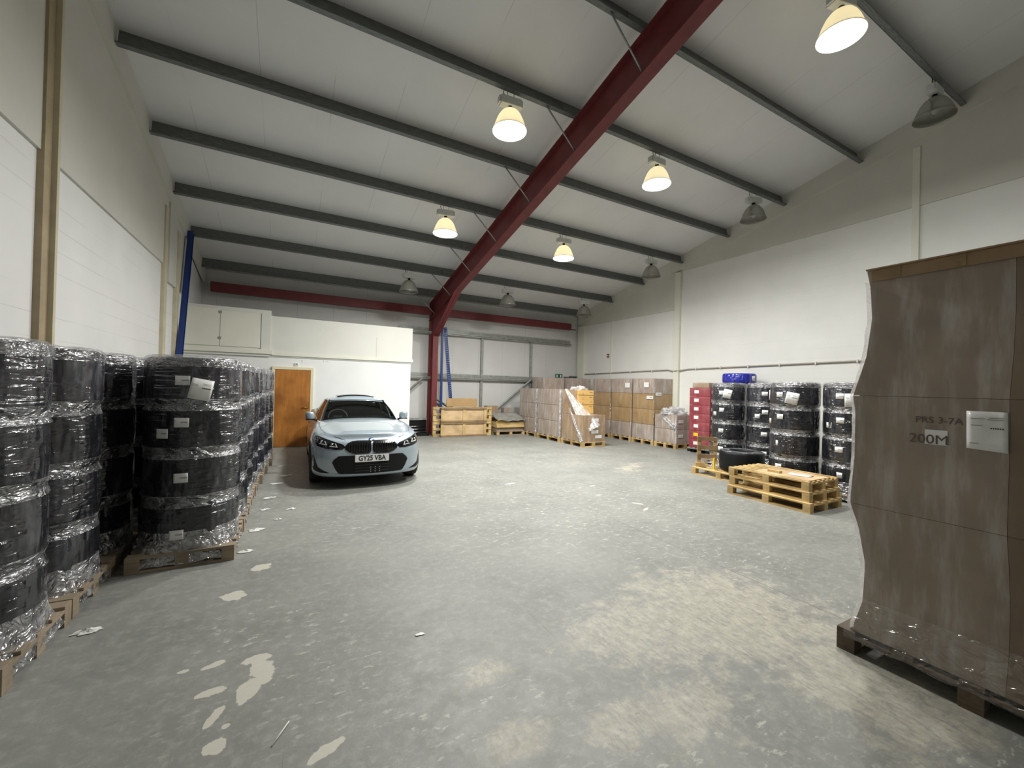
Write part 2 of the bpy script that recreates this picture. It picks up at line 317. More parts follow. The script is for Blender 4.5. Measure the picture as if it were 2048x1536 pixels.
# ---------------------------------------------------------------- object helpers
class MB:
    """collects shapes that become ONE mesh"""
    def __init__(s): s.v = []; s.f = []; s.sm = []
    def add(s, vs, fs, smooth=False):
        b = len(s.v); s.v += [tuple(v) for v in vs]; s.f += [tuple(i+b for i in f) for f in fs]; s.sm += [smooth]*len(fs); return s
    def box(s, x0, x1, y0, y1, z0, z1, M=None):
        vs = [Vector((x, y, z)) for z in (z0, z1) for y in (y0, y1) for x in (x0, x1)]
        if M is not None: vs = [M @ v for v in vs]
        return s.add(vs, [(0, 2, 3, 1), (4, 5, 7, 6), (0, 1, 5, 4), (2, 6, 7, 3), (0, 4, 6, 2), (1, 3, 7, 5)])
    def hexa(s, pts):
        return s.add(pts, [(0, 3, 2, 1), (4, 5, 6, 7), (0, 1, 5, 4), (1, 2, 6, 5), (2, 3, 7, 6), (3, 0, 4, 7)])
    def prism(s, poly, y0, y1, ax='y'):
        n = len(poly)
        def P(p, t):
            return (p[0], t, p[1]) if ax == 'y' else ((t, p[0], p[1]) if ax == 'x' else (p[0], p[1], t))
        vs = [P(p, y0) for p in poly]+[P(p, y1) for p in poly]
        fs = [tuple(range(n)), tuple(range(2*n-1, n-1, -1))]+[(i, n+i, n+(i+1) % n, (i+1) % n) for i in range(n)]
        return s.add(vs, fs)
    def tube(s, pts, r, n=8, smooth=True):
        pts = [Vector(p) for p in pts]; vs = []
        for i, p in enumerate(pts):
            d = (pts[min(i+1, len(pts)-1)]-pts[max(i-1, 0)]).normalized()
            a1 = d.cross(Vector((0, 0, 1)) if abs(d.z) < 0.9 else Vector((1, 0, 0))).normalized(); a2 = d.cross(a1)
            vs += [p+(a1*math.cos(t*2*math.pi/n)+a2*math.sin(t*2*math.pi/n))*r for t in range(n)]
        fs = [(i*n+j, i*n+(j+1) % n, (i+1)*n+(j+1) % n, (i+1)*n+j) for i in range(len(pts)-1) for j in range(n)]
        fs += [tuple(range(n-1, -1, -1)), tuple(range((len(pts)-1)*n, len(pts)*n))]
        return s.add(vs, fs, smooth)
    def lathe(s, prof, n=32, smooth=True, c=(0, 0, 0), closed=False, wob=None):
        vs = []
        for k, (r, z) in enumerate(prof):
            for j in range(n):
                t = 2*math.pi*j/n; rr = r*(wob(t, z) if wob else 1)
                vs.append((c[0]+rr*math.cos(t), c[1]+rr*math.sin(t), c[2]+z))
        m = len(prof); fs = []
        for k in range(m if closed else m-1):
            k2 = (k+1) % m
            for j in range(n): fs.append((k*n+j, k*n+(j+1) % n, k2*n+(j+1) % n, k2*n+j))
        return s.add(vs, fs, smooth)
    def disc(s, c, r, n=24, nrm=(0, 0, -1)):
        N = Vector(nrm).normalized(); a1 = N.orthogonal().normalized(); a2 = N.cross(a1); c = Vector(c)
        return s.add([c+(a1*math.cos(2*math.pi*j/n)+a2*math.sin(2*math.pi*j/n))*r for j in range(n)], [tuple(range(n))])
    def grid(s, fn, nu, nv, smooth=True, wrap=False):
        vs = [fn(i/(nu-1) if not wrap else i/nu, j/(nv-1)) for j in range(nv) for i in range(nu)]
        fs = []
        for j in range(nv-1):
            for i in range(nu if wrap else nu-1):
                fs.append((j*nu+i, j*nu+(i+1) % nu, (j+1)*nu+(i+1) % nu, (j+1)*nu+i))
        return s.add(vs, fs, smooth)
    def build(s, name, mat, parent=None, bevel=0.0, solid=0.0):
        me = bpy.data.meshes.new(name); me.from_pydata(s.v, [], s.f); me.polygons.foreach_set('use_smooth', s.sm); me.update()
        me.materials.append(MAT[mat] if isinstance(mat, str) else mat)
        o = bpy.data.objects.new(name, me); COL.objects.link(o)
        if parent is not None: o.parent = parent
        if bevel:
            b = o.modifiers.new('bevel', 'BEVEL'); b.width = bevel; b.segments = 2; b.limit_method = 'ANGLE'
        if solid:
            b = o.modifiers.new('solid', 'SOLIDIFY'); b.thickness = solid
        return o
def B(*a, **k): return MB().box(*a, **k)
def thing(name, label, cat, loc=(0, 0, 0), rz=0.0, group=None):
    o = bpy.data.objects.new(name, None); COL.objects.link(o); o.empty_display_size = 0.1
    o.location = loc; o.rotation_euler = (0, 0, rz); o['label'] = label; o['category'] = cat
    if group: o['group'] = group
    return o
def tag(o, label, cat, group=None):
    o['label'] = label; o['category'] = cat
    if group: o['group'] = group
    return o
def struct(o, label=None):
    o['kind'] = 'structure'
    if label: o['label'] = label
    return o
def kids(o): return [c for c in ALLOBJ() if c.parent == o]
def ALLOBJ(): return COL.objects
def copy_tree(o, parent=None, chmap=None):
    if chmap is None:
        chmap = {}
        for c in COL.objects:
            if c.parent: chmap.setdefault(c.parent.name, []).append(c)
    c = o.copy(); COL.objects.link(c); c.parent = parent
    for ch in chmap.get(o.name, []): copy_tree(ch, c, chmap)
    return c
def text(body, size, mat, parent, M, name='lettering', extrude=0.0008, bold=0.0, align='CENTER', sx=1.0):
    cu = bpy.data.curves.new(name, 'FONT'); cu.body = body; cu.size = size; cu.extrude = extrude; cu.offset = bold
    cu.align_x = align; cu.align_y = 'CENTER'; cu.space_character = 1.0
    t = bpy.data.objects.new(name, cu); COL.objects.link(t)
    dg = bpy.context.evaluated_depsgraph_get(); dg.update()
    me = bpy.data.meshes.new_from_object(t.evaluated_get(dg)); bpy.data.objects.remove(t)
    me.transform(M @ Matrix.Diagonal((sx, 1, 1, 1))); me.materials.clear(); me.materials.append(MAT[mat])
    o = bpy.data.objects.new(name, me); COL.objects.link(o); o.parent = parent; return o

# ================================================================ LIGHTS + LAMPS
XL, XR, YB, YF = -2.2, 10.8, 13.94, -6.0
def pz(y): return 6.024-0.2255*(y-7.21)            # underside of the purlins
SL = math.atan(0.2255)
def make_lamp(lit):
    t = thing('high_bay_lamp', 'x', 'lamp')
    g = MB().box(-0.17, 0.17, -0.07, 0.07, -0.225, -0.10).box(-0.20, -0.17, -0.05, 0.05, -0.215, -0.11).box(0.17, 0.2, -0.05, 0.05, -0.215, -0.11)
    g.build('gear_box', 'lamp_box', t, bevel=0.006)
    for x in (-0.05, 0.06): MB().tube([(x, 0, 0.0), (x, 0, -0.105)], 0.006, 6).build('hanger', 'lamp_box', t)
    MB().tube([(-0.11, 0, 0.02), (-0.12, 0.0, -0.03), (-0.09, 0.0, -0.07), (-0.1, 0, -0.11)], 0.006, 6).build('cable', 'dark', t)
    MB().lathe([(0.001, -0.225), (0.035, -0.225), (0.035, -0.27), (0.05, -0.275), (0.05, -0.295), (0.001, -0.295)], 16).build('lamp_holder', 'dark', t)
    S_ = 0.105
    prof = [(0.052, -0.385), (0.095, -0.395), (0.14, -0.43), (0.18, -0.485), (0.215, -0.56), (0.243, -0.64), (0.262, -0.70), (0.272, -0.705), (0.272, -0.722)]
    MB().lathe([(r_, z_+S_) for r_, z_ in prof], 40).build('reflector', 'bell', t)
    if lit:
        b = MB(); b.lathe([(0.001, -0.64), (0.12, -0.633), (0.2, -0.62), (0.262, -0.605)], 40); b.build('lens', 'lit_lens', t)
        ld = bpy.data.lights.new('lamp_light', 'AREA'); ld.shape = 'DISK'; ld.size = 0.5; ld.energy = LAMP_W; ld.spread = R(166); ld.color = (1.0, 0.99, 0.955)
        lo = bpy.data.objects.new('lamp_light', ld); COL.objects.link(lo); lo.parent = t; lo.location = (0, 0, -0.655)
        pd = bpy.data.lights.new('lamp_glow', 'POINT'); pd.shadow_soft_size = 0.05; pd.energy = LAMP_W*0.055; pd.color = (1.0, 0.93, 0.78)
        po = bpy.data.objects.new('lamp_glow', pd); COL.objects.link(po); po.parent = t; po.location = (0, 0, -0.50)
    else:
        b = MB(); b.lathe([(0.001, -0.64), (0.12, -0.633), (0.2, -0.62), (0.262, -0.605)], 40); b.build('lens', 'lamp_glass', t)
        MB().lathe([(0.001, -0.30), (0.03, -0.32), (0.045, -0.4), (0.045, -0.48), (0.03, -0.54), (0.001, -0.56)], 16).build('bulb', 'white_paint', t)
    return t
P_LIT = make_lamp(True); P_DIM = make_lamp(False)
lamps = [('A', 2.96, 5.74, 1, 'lit high-bay lamp glaring white, upper one of the two left of the rafter'),
         ('B', 2.96, 8.74, 1, 'lit high-bay lamp with a glowing bell left of the rafter above the car'),
         ('C', 2.96, 11.85, 0, 'unlit silver high-bay lamp left of the red rafter, over the white office wall'),
         ('D', 6.27, 2.70, 1, 'brightest and largest lit high-bay lamp, at the top edge right of the rafter'),
         ('E', 6.24, 5.74, 1, 'lit high-bay lamp with warm halo, second down the row right of the rafter'),
         ('F', 6.18, 8.74, 1, 'lit high-bay lamp glowing cold white, third down the row right of the rafter'),
         ('G', 6.20, 11.85, 0, 'small unlit high-bay lamp right of the red knee of the steel frame'),
         ('H', 9.47, 2.70, 0, 'largest unlit silver high-bay lamp, near the roof edge at top right'),
         ('I', 9.43, 5.74, 0, 'unlit dull high-bay lamp beside the right wall, second largest of the dark ones'),
         ('J', 9.36, 8.74, 0, 'unlit high-bay lamp beside the right wall above the pale wall post'),
         ('K', 9.34, 11.85, 0, 'smallest unlit high-bay lamp, far right corner by the red eaves beam end'),
         ]
used = {1: False, 0: False}
for key, x, y, lit, lab in lamps:
    src = P_LIT if lit else P_DIM
    o = src if not used[lit] else copy_tree(src)
    used[lit] = True
    o.location = (x, y, pz(y)+0.0); o.rotation_euler = (0, 0, random.uniform(-0.3, 0.3)); o['label'] = lab; o['category'] = 'lamp'; o['group'] = 'high-bay lamps under the roof'
    if lit:
        for c_ in [q for q in COL.objects if q.parent == o and q.type == 'LIGHT']:
            c_.data = c_.data.copy()
            c_.data.energy *= {'D': 0.72, 'E': 0.85}.get(key, 1.0)

# ================================================================ ROOM SHELL
struct(B(XL-0.2, XR+0.2, YF-0.2, YB+0.3, -0.2, 0).build('floor', 'floor'))
def roofz(y): return pz(y)+0.275
struct(MB().hexa([(XL-0.2, YF, roofz(YF)), (XR+0.2, YF, roofz(YF)), (XR+0.2, YB+0.3, roofz(YB+0.3)), (XL-0.2, YB+0.3, roofz(YB+0.3)),
                  (XL-0.2, YF, roofz(YF)+0.1), (XR+0.2, YF, roofz(YF)+0.1), (XR+0.2, YB+0.3, roofz(YB+0.3)+0.1), (XL-0.2, YB+0.3, roofz(YB+0.3)+0.1)]).build('ceiling', 'ceiling'))
def sidewall(x0, x1, name, mat):
    poly = [(YF, 0), (YB+0.2, 0), (YB+0.2, roofz(YB+0.2)), (YF, roofz(YF))]
    return struct(MB().prism(poly, x0, x1, 'x').build(name, mat))
sidewall(XL-0.2, XL, 'wall_left', 'wall_side'); sidewall(XR, XR+0.2, 'wall_right', 'wall_side_r')
struct(B(XL, XR, YB+0.06, YB+0.2, 0, 4.745).build('wall_back', 'wall_back'))
struct(B(XL, XR, YF-0.2, YF, 0, roofz(YF)).build('wall_front', 'wall_side'))
# upper linings of the side walls (stand 3 cm proud, ledge shadow below)
def lining(x0, x1, y0, y1, z0, name, lab, mat='wall_upper', zt=0.0):
    poly = [(y0, z0), (y1, z0), (y1, roofz(y1)-zt), (y0, roofz(y0)-zt)]
    return struct(MB().prism(poly, x0, x1, 'x').build(name, mat), lab)
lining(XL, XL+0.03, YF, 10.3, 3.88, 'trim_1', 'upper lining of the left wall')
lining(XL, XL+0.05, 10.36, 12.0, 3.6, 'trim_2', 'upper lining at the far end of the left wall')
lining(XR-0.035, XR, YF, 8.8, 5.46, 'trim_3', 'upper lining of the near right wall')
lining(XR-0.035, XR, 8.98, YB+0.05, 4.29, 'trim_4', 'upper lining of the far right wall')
# sloping verge strips where walls meet the roof
def verge(x0, x1, name):
    poly = [(YF, roofz(YF)-0.42), (YB, roofz(YB)-0.42), (YB, roofz(YB)), (YF, roofz(YF))]
    return struct(MB().prism(poly, x0, x1, 'x').build(name, 'wall_upper'))
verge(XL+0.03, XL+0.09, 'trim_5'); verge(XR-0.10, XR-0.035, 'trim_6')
# wall posts
def post(x0, x1, y0, y1, z1, mat, lab, z0=0.0):
    o = MB().box(x0, x1, y0, y1, z0, z1).build('wall_post', mat, bevel=0.004); return tag(o, lab, 'post')
t = thing('wall_post', 'tan painted steel post on the near left wall running up to the roof', 'post', (XL, 5.83, 0), group='posts on the side walls')
B(0.0, 0.055, -0.16, -0.03, 0, 6.15).build('flange', 'tan_post', t); B(0.0, 0.10, -0.03, 0.02, 0, 6.15).build('web', 'cream_post', t)
post(XL, XL+0.06, 10.02, 10.2, 5.0, 'cream_post', 'narrow cream post on the left wall before the leaning blue upright')
post(XL, XL+0.07, 10.95, 11.12, 4.8, 'cream_post', 'slim pale post on the left wall directly behind the blue upright')
post(XR-0.06, XR, 3.25, 3.36, 6.62, 'cream_board', 'pale post on the right wall above the tall brown load')
post(XR-0.09, XR, 8.80, 9.0, 5.45, 'cream_board', 'cream post on the right wall between the carton stacks and the red crates')
post(XR-0.12, XR, 13.5, 13.93, 4.3, 'cream_board', 'pale corner post at the far end of the right wall')
post(XR-0.03, XR-0.0, 11.93, 12.0, 4.29, 'cream_board', 'thin vertical cover strip on the far right wall beside the small red sign')
# conduit along the right wall
pts = [(XR-0.03, 13.9, 2.285), (XR-0.03, 12, 2.315), (XR-0.03, 10.5, 2.345), (XR-0.03, 9.25, 2.365), (XR-0.05, 9.05, 2.325), (XR-0.11, 8.9, 2.325), (XR-0.05, 8.75, 2.34), (XR-0.03, 8.5, 2.37), (XR-0.03, 6.5, 2.405), (XR-0.03, 4, 2.445), (XR-0.03, 1.0, 2.49)]
t = thing('wall_conduit', 'long thin grey conduit clipped along the right wall at head height', 'pipe', (0, 0, 0))
MB().tube(pts, 0.02, 8).build('pipe', 'brown_trim', t)
for y in (12.8, 11.9, 10.9, 9.9, 8.2, 7.4, 6.6, 5.8, 5.0, 4.2):
    zc = 2.285+(13.9-y)*0.0159; B(XR-0.06, XR, y-0.012, y+0.012, zc-0.03, zc+0.035).build('clip', 'white_paint', t)

# ================================================================ STEELWORK
def purlin(y, lab, first=[None]):
    # zed purlin running across the building
    z = pz(y); t = thing('roof_purlin', lab, 'beam', (0, y, z), 0, 'grey steel roof purlins')
    X0, X1 = XL+0.10, XR-0.11
    d = 0.265
    b = MB(); b.box(X0, X1, -0.003, 0.003, 0, d); b.box(X0, X1, -0.07, 0.0, 0, 0.005); b.box(X0, X1, 0, 0.07, d-0.005, d); b.box(X0, X1, -0.07, -0.066, 0, 0.022)
    b.box(X0, X1, 0.066, 0.07, d-0.022, d)
    o = b.build('beam', 'galv', t); t.rotation_euler = (-SL, 0, 0)
    MB().box(4.3-0.32, 4.3+0.32, -0.012, 0.010, 0.03, d-0.03).build('splice_cleat', 'galv', t)
    return t
ys = [-1.9, -0.37, 1.16, 2.69, 4.21, 5.74, 7.21, 8.74, 10.30, 11.854, 13.36]
# order seen from the back
lab = {13.36: 'grey steel roof purlin closest to the red eaves beam at the back', 11.854: 'grey roof purlin carrying the three far unlit lamps', 10.30: 'grey roof purlin between the far unlit lamps and the pair of lit ones',
       8.74: 'grey roof purlin carrying the lit lamp above the car', 7.21: 'grey roof purlin passing just behind the glaring middle lamp',
       5.74: 'grey roof purlin carrying the glaring middle lamp', 4.21: 'grey roof purlin crossing the rafter near the top of the view', 2.69: 'nearest visible grey purlin, beside the brightest lamp at top right',
       1.16: 'grey roof purlin overhead, out past the top edge', -0.37: 'grey roof purlin behind the viewpoint', -1.9: 'rearmost grey roof purlin behind the viewpoint'}
for y in ys:
    if y > 2: purlin(y, lab[y])
# the red portal frame: column, rafter, haunch, stays
pf = thing('portal_frame', 'dark red steel frame: column at the back and long rafter rising overhead', 'beam', (4.3, 13.4, 0))
def fz(y): return pz(y)-0.005
X0 = 4.3
def raf(z_off0, z_off1, x0, x1, y0, y1):
    return [(x0-X0, y0-13.4, fz(y0)+z_off0), (x1-X0, y0-13.4, fz(y0)+z_off0), (x1-X0, y1-13.4, fz(y1)+z_off0), (x0-X0, y1-13.4, fz(y1)+z_off0),
            (x0-X0, y0-13.4, fz(y0)+z_off1), (x1-X0, y0-13.4, fz(y0)+z_off1), (x1-X0, y1-13.4, fz(y1)+z_off1), (x0-X0, y1-13.4, fz(y1)+z_off1)]
Ya, Yb = YF+0.02, 13.9
b = MB(); b.hexa(raf(-0.58, -0.02, 4.292, 4.308, Ya, Yb)); b.hexa(raf(-0.02, 0.0, 4.20, 4.40, Ya, Yb)); b.hexa(raf(-0.60, -0.58, 4.195, 4.405, Ya, Yb)); b.build('rafter', 'red_steel', pf)
zt = fz(13.6)-0.05
b = MB(); b.box(-0.09, 0.09, -0.02, 0.0, 0, 3.35); b.box(-0.09, 0.09, 0.46, 0.48, 0, zt); b.box(-0.0105, 0.0105, 0.0, 0.46, 0, zt); b.box(-0.12, 0.12, -0.06, 0.5, 0, 0.02); b.build('column', 'red_steel', pf)
# haunch: tapering web below the rafter down to the column face
yh = 11.4
b = MB(); poly = [(yh-13.4, fz(yh)-0.59), (0.0, 3.32), (0.5, 3.32), (0.5, fz(13.85)-0.5)]
b.prism(poly, -0.0065, 0.0065, 'x')
d0 = Vector((0, yh-13.4, fz(yh)-0.59)); d1 = Vector((0, 0.0, 3.32))
b.hexa([(-0.105, d0.y, d0.z), (0.105, d0.y, d0.z), (0.105, d1.y, d1.z), (-0.105, d1.y, d1.z), (-0.105, d0.y, d0.z+0.02), (0.105, d0.y, d0.z+0.02), (0.105, d1.y+0.02, d1.z+0.02), (-0.105, d1.y+0.02, d1.z+0.02)])
b.build('haunch', 'red_steel', pf)
for y in ys:
    if y < 3: continue
    z = pz(y); MB().tube([(3.62-X0, y-13.4-0.03, z+0.01), (4.24-X0, y-13.4-0.02, z-0.57)], 0.014, 6).build('fly_brace', 'galv_rail', pf)
# eaves beam
t = thing('eaves_beam', 'dark red eaves beam running along the top of the back wall', 'beam', (0, 13.62, 4.08))
for x0, x1 in ((XL+0.25, 4.2), (4.4, 10.12)):
    MB().box(x0, x1, 0, 0.16, 0.0, 0.26).build('beam', 'red_steel', t, bevel=0.01)
B(10.12, 10.4, 0.06, 0.1, 0.02, 0.05).build('end_lug', 'dark', t)
# back wall rails and struts
def rail(x0, x1, z, lab):
    o = MB().box(x0, x1, YB-0.10, YB+0.02, z, z+0.012).box(x0, x1, YB+0.01, YB+0.02, z-0.01, z+0.17).box(x0, x1, YB-0.10, YB-0.092, z-0.03, z+0.05).build('wall_rail', 'galv_rail'); return tag(o, lab, 'rail', 'horizontal rails of the back wall')
rail(3.2, 10.3, 3.50, 'upper horizontal steel rail across the lined back wall')
rail(3.2, 8.85, 1.93, 'lower horizontal steel rail across the lined back wall')
for x, lab in ((6.27, 'thin vertical steel strut on the back wall left of the wrapped cartons'), (8.40, 'thin vertical steel strut on the back wall behind the wrapped cartons')):
    tag(B(x-0.045, x+0.045, YB-0.03, YB+0.03, 0, 3.5).build('wall_strut', 'galv_rail'), lab, 'strut', 'vertical struts of the back wall')
def diag(p, q, lab):
    tag(MB().tube([p, q], 0.04, 4, False).build('diagonal_brace', 'galv_rail'), lab, 'brace', 'diagonal braces of the back wall')
diag((8.35, YB-0.15, 1.98), (6.5, YB-0.15, 0.55), 'diagonal steel brace rising right to the strut behind the cartons')
diag((4.42, YB-0.15, 1.25), (5.9, YB-0.15, 0.32), 'diagonal steel brace falling right from the red column behind the stacked boards')
diag((4.0, YB-0.15, 1.9), (3.25, YB-0.15, 1.22), 'short diagonal steel brace between the office corner and the red column')
# blue rack uprights
def upright(p, q, lab, w=0.09, d=0.07):
    p = Vector(p); q = Vector(q); L = (q-p).length; t = thing('rack_upright', lab, 'rack post', p)
    M = (q-p).to_track_quat('Z', 'X').to_matrix().to_4x4()
    t.rotation_euler = M.to_euler()
    b = MB(); b.box(-w/2, w/2, -d/2, -d/2+0.004, 0, L); b.box(-w/2, -w/2+0.004, -d/2, d/2, 0, L); b.box(w/2-0.004, w/2, -d/2, d/2, 0, L); b.build('channel', 'blue_slotted', t)
    return t
upright((-2.07, 10.42, 0), (-2.05, 11.66, 5.02), 'tall dark blue rack upright leaning against the left wall behind the coils', 0.11, 0.10)
upright((4.52, 13.30, 0), (4.56, 13.50, 3.72), 'blue slotted rack upright standing close against the red column', 0.11)
upright((4.98, 13.30, 0), (4.64, 13.42, 3.66), 'blue slotted rack upright leaning from right to left beside the red column', 0.11)

# ================================================================ OFFICE BOX
YO = 12.0
struct(B(XL+0.0, 3.12, YO+0.02, YB, 0, 2.30).build('wall_office', 'office_low'), 'white lower wall of the office box')
struct(B(XL, -0.45, YO-0.03, YB, 2.30, 3.455).build('wall_office_upper_left', 'office_top'), 'cream upper wall of the office box on the left')
struct(B(-0.45, 3.15, YO-0.0, YB, 2.30, 3.33).build('wall_office_upper', 'office_top'), 'cream upper wall of the office box')
struct(B(-0.45, 3.17, YO-0.03, YO+0.03, 2.335, 2.42).build('trim_7', 'cream_board'), 'ledge under the upper office wall')
struct(B(XL, -0.40, YO-0.07, YO+0.0, 2.36, 2.46).build('trim_8', 'cream_board'), 'ledge under the left upper office wall')
struct(B(2.13, 2.145, YO-0.006, YO+0.0, 2.42, 3.0).build('trim_9', 'wall_upper'), 'joint strip in the upper office wall')
# hatch doors high on the left
hd = thing('wall_hatch', 'pair of cream hatch doors high on the office wall beside the blue upright', 'hatch', (-1.5, YO-0.05, 2.5))
B(-0.75, -0.005, 0, 0.02, 0.0, 0.88).build('hatch_door', 'cream_board', hd, bevel=0.003); B(0.005, 0.83, 0, 0.02, 0.0, 0.85).build('hatch_door', 'cream_board', hd, bevel=0.003)
for z in (0.16, 0.78): B(-0.03, 0.03, -0.012, 0.0, z, z+0.06).build('hinge', 'galv_rail', hd)
B(0.835, 0.845, 0.0, 0.02, -0.02, 0.86).build('edge_gap', 'galv', hd)
# door
d1 = thing('door_1', 'plain brown wooden office door in a cream frame', 'door', (0, YO-0.01, 0)); d1['kind'] = 'structure'
B(-0.325, 0.475, -0.02, 0.02, 0.01, 1.985).build('door_leaf', 'door_wood', d1)
fr = MB(); fr.box(-0.40, -0.33, -0.03, 0.03, 0, 1.99); fr.box(0.48, 0.55, -0.03, 0.03, 0, 1.99); fr.box(-0.40, 0.55, -0.03, 0.03, 1.99, 2.06); fr.build('door_frame', 'frame_cream', d1, bevel=0.004)
hd2 = MB().tube([(0.42, -0.05, 1.02), (0.30, -0.055, 1.02)], 0.011, 8).tube([(0.42, -0.02, 1.02), (0.42, -0.055, 1.02)], 0.013, 8); hd2.build('door_handle', 'brass', d1)
MB().disc((0.42, -0.0235, 1.02), 0.026, 16, (0, -1, 0)).build('handle_rose', 'brass', d1)
sg = tag(B(0.10, 0.19, YO-0.008, YO+0.02, 2.10, 2.17).build('wall_sign', 'paper'), 'tiny grey square sign on the wall above the brown door', 'sign')
B(0.12, 0.17, YO-0.010, YO-0.008, 2.115, 2.155).build('print', 'ink_grey', sg)
for x, z, w_ in ((0.27, 2.2, 0.012), (0.78, 2.22, 0.01), (0.86, 2.24, 0.04)):
    tag(B(x, x+w_, YO+0.012, YO+0.02, z, z+(0.05 if w_ < 0.02 else 0.01)).build('paint_scar', 'wall_upper'), {0.27: 'small dark scar on the office wall above the right of the door', 0.78: 'small vertical scar on the office wall beneath the ledge', 0.86: 'small flat chip on the office wall touching the ledge shadow'}[x], 'scar')
# small wall signs
s1 = tag(B(XR-0.012, XR-0.0, 12.08, 12.20, 2.90, 3.06).build('fire_sign', 'red_sign'), 'small dark red safety sign high on the far right wall', 'sign')
B(XR-0.0135, XR-0.012, 12.10, 12.18, 2.92, 2.945).build('print', 'paper', s1); B(XR-0.0135, XR-0.012, 12.11, 12.17, 2.985, 3.02).build('print', 'paper', s1)
s2 = tag(B(9.63, 9.98, YB+0.04, YB+0.06, 2.10, 2.27).build('exit_sign', 'green_sign'), 'dark green exit sign on the back wall just above the cartons', 'sign')
B(9.68, 9.74, YB+0.036, YB+0.04, 2.13, 2.24).build('print', 'paper', s2); B(9.86, 9.92, YB+0.036, YB+0.04, 2.13, 2.24).build('print', 'paper', s2)
tag(B(10.05, 10.7, YB-0.0, YB+0.06, 2.13, 2.17).box(10.3, 10.75, YB-0.06, YB+0.0, 2.17, 2.2).build('rail_stub', 'galv'), 'short dark steel rail end in the far corner behind the cartons', 'rail')

# ================================================================ PALLETS
BLK = {}
def pallet_parts(root, L, W, z0=0.0, mat='pine', blk='pine_block', separate=True, rz=0.0, boards=5):
    # boards run along L
    """top deck along x (L), depth W along y, centred"""
    H = 0.144
    def fin(o):
        o.location.z = z0; return o
    top = MB(); bw = 0.062 if boards > 5 else 0.10
    deck = []
    for i in range(boards):
        y = -W/2+bw/2+i*(W-bw)/(boards-1)
        deck.append(y)
    if separate:
        for y in deck: fin(MB().box(-L/2, L/2, y-bw/2, y+bw/2, H-0.022, H).build('deck_board', mat, root, bevel=0.002))
        for x in (-L/2+0.05, 0, L/2-0.05): fin(MB().box(x-0.05, x+0.05, -W/2, W/2, H-0.044, H-0.0225).build('stringer_board', mat, root))
        for y in (-W/2+0.05, 0, W/2-0.05): fin(MB().box(-L/2, L/2, y-0.05, y+0.05, 0, 0.022).build('base_board', mat, root))
        for x in (-L/2+0.05, 0, L/2-0.05):
            for y in (-W/2+0.05, 0, W/2-0.05): fin(MB().box(x-0.05, x+0.05, y-0.05, y+0.05, 0.0225, H-0.0445).build('pallet_block', blk, root, bevel=0.002))
        return None
    for y in deck: top.box(-L/2, L/2, y-bw/2, y+bw/2, H-0.022, H)
    for x in (-L/2+0.05, 0, L/2-0.05): top.box(x-0.05, x+0.05, -W/2, W/2, H-0.044, H-0.0222)
    for y in (-W/2+0.05, 0, W/2-0.05): top.box(-L/2, L/2, y-0.05, y+0.05, 0, 0.022)
    p = fin(top.build('pallet', mat, root, bevel=0.002))
    for x in (-L/2+0.05, 0, L/2-0.05):
        for y in (-W/2+0.05, 0, W/2-0.05):
            o = MB().box(x-0.05, x+0.05, y-0.05, y+0.05, 0.0225, H-0.0445).build('pallet_block', blk, p, bevel=0.002)
    return p

# ================================================================ COIL STACKS
TH = 0.438
def coil_mesh(r, h, seed, name, mat, parent, hole=0.45, z=0.0, bare=False):
    rr = random.Random(seed); ph = [rr.uniform(0, 6.28) for _ in range(4)]
    def wob(t, zz): return 1+0.010*math.sin(7*t+ph[0])+0.007*math.sin(13*t+ph[1])+0.006*math.sin(3*t+ph[2])
    e = 0.035
    prof = [(r*hole, 0.03), (r*hole+0.02, 0.0), (r*0.72, 0.0), (r-e, 0.003), (r-0.012, 0.018), (r, 0.055), (r*1.006, h*0.3), (r*1.008, h*0.5), (r*1.006, h*0.7), (r, h-0.055), (r-0.012, h-0.018), (r-e, h-0.003), (r*0.72, h), (r*hole+0.02, h), (r*hole, h-0.03)]
    b = MB(); b.lathe(prof, 72, True, (0, 0, 0), True, wob)
    o = b.build(name, mat, parent); o.location.z = z; return o
def paper(parent, r, ang, z, w, h, tilt=0.0, big=False, name='paper_label'):
    """a curved sheet of paper on a cylinder of radius r, centred at angle ang (0 = +x)"""
    def P(u, v, off):
        a1 = (u-0.5)*w; b1 = (v-0.5)*h
        x = a1*math.cos(tilt)-b1*math.sin(tilt); y = a1*math.sin(tilt)+b1*math.cos(tilt)
        t = ang+x/r
        return (math.cos(t)*(r+off), math.sin(t)*(r+off), z+y)
    o = MB().grid(lambda u, v: P(u, v, 0.0), 9, 3).build(name, 'paper', parent, solid=0.001)
    m = MB()
    def bar(u0, u1, v0, v1):
        m.grid(lambda u, v: P(u0+(u1-u0)*u, v0+(v1-v0)*v, 0.0015), 5, 2)
    if big:
        x = 0.52
        rr = random.Random(int(ang*100))
        while x < 0.92:
            ww = rr.uniform(0.02, 0.045); bar(x, x+ww, 0.54, 0.60); x += ww+0.012
        m2 = MB()
        def bar2(u0, u1, v0, v1): m2.grid(lambda u, v: P(u0+(u1-u0)*u, v0+(v1-v0)*v, 0.0015), 5, 2)
        bar2(0.5, 0.9, 0.78, 0.795); bar2(0.5, 0.85, 0.72, 0.735); bar2(0.06, 0.3, 0.70, 0.715); bar2(0.06, 0.34, 0.64, 0.655); bar2(0.06, 0.26, 0.12, 0.135)
        m2.build('print', 'ink_grey', o)
    else:
        rr = random.Random(int(ang*100+z*50)); x = 0.45
        while x < 0.90:
            ww = rr.uniform(0.03, 0.06); bar(x, x+ww, 0.46, 0.58); x += ww+0.015
    m.build('print', 'ink' if big else 'ink_grey', o)
    return o
